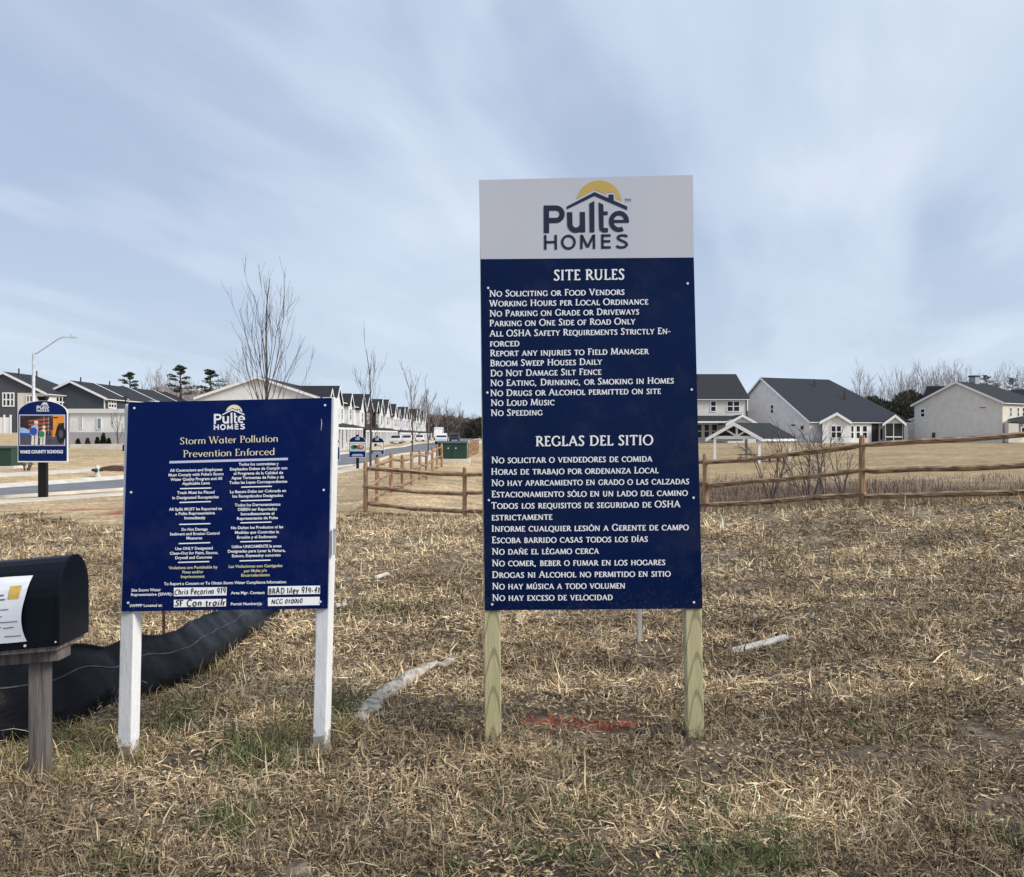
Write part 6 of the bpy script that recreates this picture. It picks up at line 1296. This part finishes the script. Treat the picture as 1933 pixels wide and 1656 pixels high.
# ------------------------------------------------------------------ trees
def limb(mb, p, d, ln, r0, depth, rnd, spread, nseg=4, droop=0.0, upw=.12, kids=(3, 4), minr=.004):
    pts, rs = [p], [r0]; q = p.copy(); dd = d.copy()
    for k in range(nseg):
        dd = (dd + Vector((rnd.gauss(0, .09), rnd.gauss(0, .09), upw * .6 + rnd.gauss(0, .04)))).normalized(); q = q + dd * ln / nseg; pts.append(q.copy()); rs.append(max(minr, r0 * (1 - .72 * (k + 1) / nseg)))
    mb.tube(pts, rs, 5 if r0 > .02 else 3, cap=False)
    if depth <= 0: return
    for k in range(rnd.randint(*kids)):
        f = rnd.uniform(.25, .95); i = min(nseg - 1, int(f * nseg)); b = pts[i].lerp(pts[i + 1], f * nseg - i); a = (pts[i + 1] - pts[i]).normalized()
        ph = rnd.uniform(0, 6.28); x = a.orthogonal().normalized(); y = a.cross(x); nd = (a * math.cos(spread) + (x * math.cos(ph) + y * math.sin(ph)) * math.sin(spread)).normalized()
        limb(mb, b, nd, ln * rnd.uniform(.3, .58), max(minr, rs[i] * .6), depth - 1, rnd, spread, 3, droop, upw, kids, minr)
def sapling(px, Y, ytop, label, seed, wpx, forks=7, group='bare street saplings on the road verge'):
    """young vase-shaped street tree: trunk, then steep whippy limbs"""
    rnd = random.Random(seed); b = gpx(px, Y); hgt = zz_(ytop, Y) - b.z; root = empty('street_sapling', b, label, 'tree', group)
    mb = MB(); th = hgt * .52; pts = [b - Vector((0, 0, .1))] + [b + Vector((rnd.gauss(0, .02), rnd.gauss(0, .02), th * f)) for f in (.25, .5, .75, 1)]
    mb.tube(pts, [.062, .055, .05, .044, .036], 7); mb.build('trunk', M['bark'], root, b)
    cr = MB(); half = wpx / F * Y / 2; mr = .0042 * max(1, Y / 34)
    for k in range(forks):
        f = .40 + .6 * k / (forks - 1) if forks > 1 else 1; s_ = b + Vector((0, 0, th * f)); az = 2.4 * k + rnd.uniform(-.3, .3); out = half * (.95 - .6 * (k / forks)) * rnd.uniform(.7, 1.05); rise = (hgt - th * f) * rnd.uniform(.72, 1.0) * (.50 + .34 * k / forks)
        d = Vector((math.cos(az) * out * .7, math.sin(az) * out * .7, rise)).normalized()
        limb(cr, s_, (d + Vector((d.x, d.y, 0)) * .9).normalized(), math.hypot(out, rise), .017 * (1 if Y < 60 else 1.3), 2, rnd, .34, 6, 0, .20, (2, 4), mr)
    limb(cr, b + Vector((0, 0, th)), Vector((0.04, 0, 1)), (hgt - th) * .88, .034, 2, rnd, .22, 6, 0, .2, (2, 3), mr)
    cr.build('crown', M['twig'], root, b); return root
sapling(503, 30, 500, 'tallest bare sapling, its twiggy crown rising straight above the storm water sign', 5, 165, 18)
sapling(700, 50, 640, 'bare sapling with a forked top standing behind the small arched signs', 11, 90, 7)
sapling(778, 69, 692, 'thin bare sapling between the townhouse rows and the corner of the rail fence', 8, 60, 6)
sapling(808, 82, 716, 'slender bare sapling, third one down the street past the fence corner', 14, 40, 5)
sapling(845, 105, 748, 'small bare sapling straight above the white pickup truck', 17, 34, 5)
sapling(868, 135, 764, 'tiny far bare sapling in front of the brown wood, nearer the tall sign', 19, 26, 4)
# bare young tree by the flat-roofed building, brown scrub on the far verge
sapling(222, 81.5, 775, 'thin young bare tree growing before the flat-roofed building', 23, 36, 5, None)

def far_tree(seed, hgt, wdt):
    rnd = random.Random(seed); root = empty('bare_tree', (0, 0, 0)); mb = MB(); th = hgt * .45; r0 = .16
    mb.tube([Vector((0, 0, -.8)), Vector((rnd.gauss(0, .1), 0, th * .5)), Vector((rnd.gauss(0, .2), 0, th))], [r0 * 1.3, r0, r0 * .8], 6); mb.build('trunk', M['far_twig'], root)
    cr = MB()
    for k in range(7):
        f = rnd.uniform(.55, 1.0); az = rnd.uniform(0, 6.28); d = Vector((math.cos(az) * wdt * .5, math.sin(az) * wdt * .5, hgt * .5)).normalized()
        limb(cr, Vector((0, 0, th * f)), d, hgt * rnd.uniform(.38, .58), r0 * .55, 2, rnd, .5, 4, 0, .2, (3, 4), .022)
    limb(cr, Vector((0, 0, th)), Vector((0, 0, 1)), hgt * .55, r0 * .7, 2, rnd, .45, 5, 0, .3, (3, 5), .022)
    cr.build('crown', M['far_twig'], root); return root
def clumps(mb, c, rad, n, size, rnd, flat=.6):
    """needle sprays: many small faces scattered through an uneven blob"""
    for k in range(n):
        a, z_ = rnd.uniform(0, 6.28), rnd.uniform(-1, 1); r_ = rad * rnd.uniform(.35, 1) ** .5; q = c + Vector((math.cos(a) * r_ * math.sqrt(1 - z_ * z_), math.sin(a) * r_ * math.sqrt(1 - z_ * z_), z_ * r_ * flat))
        u_ = Vector((rnd.gauss(0, 1), rnd.gauss(0, 1), rnd.gauss(0, .6))).normalized(); v_ = u_.cross(Vector((rnd.gauss(0, 1), rnd.gauss(0, 1), rnd.gauss(0, 1)))).normalized(); s_ = size * rnd.uniform(.5, 1.3)
        mb.face([q - u_ * s_, q + v_ * s_ * .35, q + u_ * s_, q - v_ * s_ * .35])
def pine(px, Y, ytop, pyb, label, seed, wpx, crown0=.45, group='pines behind the townhouses', dens=150):
    rnd = random.Random(seed); x, y = xy(px, Y); b = V3((x, y), zz_(pyb, Y)); hgt = zz_(ytop, Y) - b.z; root = empty('pine_tree', b, label, 'tree', group); half = wpx / F * Y / 2
    mb = MB(); mb.tube([b - Vector((0, 0, 1)), b + Vector((.1, 0, hgt * .5)), b + Vector((0, 0, hgt * .96))], [.26, .2, .07], 7); tm = MB(); cr = MB()
    nb = 15
    for k in range(nb):
        f = crown0 + (1 - crown0) * k / (nb - 1); az = 2.4 * k + rnd.uniform(-.5, .5); rad = half * (1.05 - .78 * ((f - crown0) / (1 - crown0)) ** 1.6) * rnd.uniform(.5, 1.3); s_ = b + Vector((0, 0, hgt * f * .97)); e_ = s_ + Vector((math.cos(az) * rad, math.sin(az) * rad, hgt * .03))
        mb.tube([s_, e_], [.07, .03], 4, cap=False); clumps(cr, e_, max(.5, rad * .40), dens // 3, .22, rnd, .36); clumps(cr, s_.lerp(e_, .6), max(.45, rad * .30), dens // 5, .2, rnd, .36)
    clumps(cr, b + Vector((0, 0, hgt * .96)), half * .35, dens, .26, rnd, .6)
    mb.build('trunk', M['bark'], root, b); cr.build('crown', M['needle'], root, b); return root
pine(340, 165, 691, 800, 'tall layered pine standing alone between the charcoal townhouses and the gable end', 3, 50, .52)
pine(245, 185, 704, 800, 'small round-topped pine peeping over the slate-blue townhouse roof', 4, 40, .6)
pine(397, 175, 699, 800, 'broad brownish pine half hidden behind the white gable end', 6, 52, .55)
pine(1862, 235, 709, 820, 'first open-crowned pine behind the roof of the beige house', 7, 34, .6, 'pines behind the beige house', 90)
pine(1912, 225, 714, 820, 'second dark round pine near the edge behind the beige house', 9, 36, .55, 'pines behind the beige house', 110)
pine(1882, 250, 724, 820, 'lower dark pine between the two pines behind the beige house', 10, 26, .55, 'pines behind the beige house', 90)
protos = [far_tree(31, 15, 7), far_tree(32, 17, 8), far_tree(33, 14, 8), far_tree(34, 16, 6)]
placed = 0; rnd = random.Random(77)
def put_far(px, Y, ytop, pyb, label, group):
    global placed
    src = protos[placed % 4]; t_ = src if placed < 4 else copy_tree(src); placed += 1
    zb_ = zz_(pyb, Y); x, y = xy(px, Y); t_.location = (x, y, zb_); hh = zz_(ytop, Y) - zb_; sc_ = hh / ([15, 17, 14, 16][(placed - 1) % 4] * .98)
    t_.scale = (sc_ * rnd.uniform(.85, 1.1), sc_ * rnd.uniform(.85, 1.1), sc_); t_.rotation_euler = (0, 0, rnd.uniform(0, 6.28)); t_['label'] = label; t_['category'] = 'tree'; t_['group'] = group
put_far(1622, 200, 699, 830, 'lone tall bare tree in the gap between the salt-box roof and the wood', 'bare trees behind the right-hand houses'.replace('right-hand ', 'saltbox and beige '))
GR_ = 'bare trees behind the saltbox and beige houses'
for px, yt in ((1634, 716), (1645, 728), (1660, 735), (1675, 728), (1688, 712), (1700, 706), (1712, 704), (1722, 710), (1735, 702), (1746, 696), (1758, 708), (1769, 706), (1779, 699), (1789, 694), (1799, 697), (1811, 700), (1822, 704), (1836, 712), (1850, 722), (1885, 702), (1898, 700), (1920, 699), (1935, 697), (1950, 700), (1600, 745), (1872, 706)):
    put_far(px, 205 + rnd.uniform(0, 60), yt + 6, 828, 'bare grey winter tree in the row behind the beige and salt-box houses', GR_)
for px, yt in ((293, 702), (302, 705), (318, 718), (328, 722), (360, 722), (372, 730), (430, 706), (270, 728), (440, 712), (350, 716)):
    put_far(px, 190 + rnd.uniform(0, 40), yt, 806, 'bare grey winter tree among the pines behind the charcoal townhouses', 'bare trees behind the charcoal townhouses')
for k in range(26):
    px = 772 + k * 5.6 + rnd.uniform(-2, 2); put_far(px, 330 + rnd.uniform(-30, 60), np.interp(px, [772, 800, 840, 880, 920], [770, 762, 776, 784, 790]) + rnd.uniform(-6, 8), 826, 'bare brown tree in the wood closing the end of the street', 'bare trees of the wood at the street end')
for k in range(24):
    px = 950 + k * 17 + rnd.uniform(-5, 5); put_far(px, 330 + rnd.uniform(-20, 50), 770 + rnd.uniform(-10, 10), 826, 'bare brown tree in the wood closing the end of the street', 'bare trees of the wood at the street end')
# the far woods' lower mass: countless stems, twigs and dull leaves
def wood_mass(name, px0, px1, Y0, Y1, top, pyb, n, size, m, label):
    mb = MB(); rnd_ = random.Random(hash(name) % 1000 if False else len(name) * 7)
    for k in range(n):
        px = rnd_.uniform(px0, px1); Y = rnd_.uniform(Y0, Y1); t_ = np.interp(px, [p for p, _ in top], [q for _, q in top]); py = pyb + (t_ - pyb) * rnd_.uniform(0, 1) ** .9 + rnd_.gauss(0, 2)
        q = at(px, py, Y); u_ = Vector((rnd_.gauss(0, .5), rnd_.gauss(0, .5), rnd_.gauss(0, 1))).normalized(); v_ = u_.cross(Vector((rnd_.gauss(0, 1), rnd_.gauss(0, 1), .2))).normalized(); s_ = size * rnd_.uniform(.5, 1.4)
        mb.face([q - u_ * s_, q + v_ * s_ * .3, q + u_ * s_, q - v_ * s_ * .3])
    return tag(mb.build(name, m), label, 'wood', kind='stuff')
wood_mass('brown_woods', 740, 1420, 320, 400, [(740, 800), (800, 784), (860, 790), (935, 800), (1100, 792), (1250, 782), (1420, 778)], 834, 36000, .9, M['wood_mass'], 'brown bare wood massed at the end of the street')
wood_mass('dark_evergreens', 872, 940, 300, 330, [(872, 804), (890, 797), (905, 790), (940, 792)], 834, 3500, .6, M['thicket'], 'dark evergreen thicket at the end of the street against the tall sign')
wood_mass('evergreen_thicket', 1610, 1760, 195, 230, [(1610, 780), (1632, 752), (1650, 750), (1680, 762), (1700, 742), (1722, 738), (1745, 750), (1760, 760)], 830, 15000, .42, M['thicket'], 'dark evergreen thicket between the saltbox and beige houses')
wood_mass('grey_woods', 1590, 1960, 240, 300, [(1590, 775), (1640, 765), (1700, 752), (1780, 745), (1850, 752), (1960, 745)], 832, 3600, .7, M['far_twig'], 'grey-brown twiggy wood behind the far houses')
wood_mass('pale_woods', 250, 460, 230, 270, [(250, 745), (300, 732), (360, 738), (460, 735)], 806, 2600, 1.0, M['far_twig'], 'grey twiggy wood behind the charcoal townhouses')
# conifer shrubs before the flat-roofed building
def shrub(px, pyt, pyb, wpx, Y, label, m, seed):
    rnd_ = random.Random(seed); b = at(px, pyb, Y); hh = (pyb - pyt) / F * Y; w_ = wpx / F * Y / 2; root = empty('conifer_shrub', b, label, 'shrub', 'shrubs in front of the flat-roofed building'); cr = MB()
    for k in range(420):
        f = rnd_.uniform(0, 1) ** 1.3; r_ = w_ * (1 - f) ** .6 * rnd_.uniform(.5, 1.05); a = rnd_.uniform(0, 6.28); q = b + Vector((math.cos(a) * r_, math.sin(a) * r_, hh * f)); u_ = Vector((math.cos(a), math.sin(a), rnd_.uniform(.3, 1.6))).normalized(); v_ = u_.cross(Vector((rnd_.gauss(0, 1), rnd_.gauss(0, 1), .3))).normalized(); s_ = .11 * rnd_.uniform(.6, 1.3)
        cr.face([q - u_ * s_, q + v_ * s_ * .5, q + u_ * s_, q - v_ * s_ * .5])
    cr.build('foliage', m, root, b); tk = MB(); tk.tube([b - Vector((0, 0, .2)), b + Vector((0, 0, hh * .6))], .05, 5); tk.build('stem', M['bark'], root, b)
shrub(147.5, 829, 843, 10, 82, 'first dark cone shrub, nearest the schools sign', M['bushy'], 1); shrub(165.5, 828, 843, 11, 82, 'bronze brown cone shrub in the row', M['bush_brown'], 2); shrub(184, 826, 843, 11, 82, 'grey-green cone shrub in the middle of the row', M['bushy'], 3); shrub(195, 818, 843, 13, 82.6, 'tallest loose green shrub in the row', M['needle'], 4); shrub(205.5, 828, 843, 9, 82, 'small dark cone shrub at the end of the row', M['bushy'], 5)
# multi-stemmed bare shrubs growing out of the basin, in front of the saltbox house
def scrub(px, Y, ytop, wpx, label, seed, n=7, group='bare multi-stemmed shrubs in the basin'):
    rnd_ = random.Random(seed); b = gpx(px, Y); hh = zz_(ytop, Y) - b.z; w_ = wpx / F * Y / 2; root = empty('bare_shrub', b, label, 'shrub', group); cr = MB()
    for k in range(n):
        az = 6.28 * k / n + rnd_.uniform(-.4, .4); d = Vector((math.cos(az) * w_ * rnd_.uniform(.3, 1), math.sin(az) * w_ * .7, hh)).normalized(); limb(cr, b + Vector((math.cos(az) * .1, math.sin(az) * .1, -.1)), d, math.hypot(hh, w_ * .6) * rnd_.uniform(.7, 1.0), .045, 2, rnd_, .6, 5, 0, .03, (3, 4), .010)
    cr.build('stems', M['twig'], root, b); return root
scrub(1527, 52, 800, 170, 'widest bare multi-stemmed shrub in front of the pale gabled wing', 41, 7); scrub(1556, 50, 815, 90, 'low forked bare shrub just right of the widest one in the basin'.replace('right of', 'beyond'), 42, 5); scrub(1455, 54, 815, 130, 'leaning bare shrub in front of the pavilion posts', 43, 6); scrub(1590, 56, 825, 50, 'thin bare shrub in front of the saltbox house windows', 45, 4)
scrub(50, 52, 858, 30, 'low brown scrub under the schools sign', 46, 6, None)
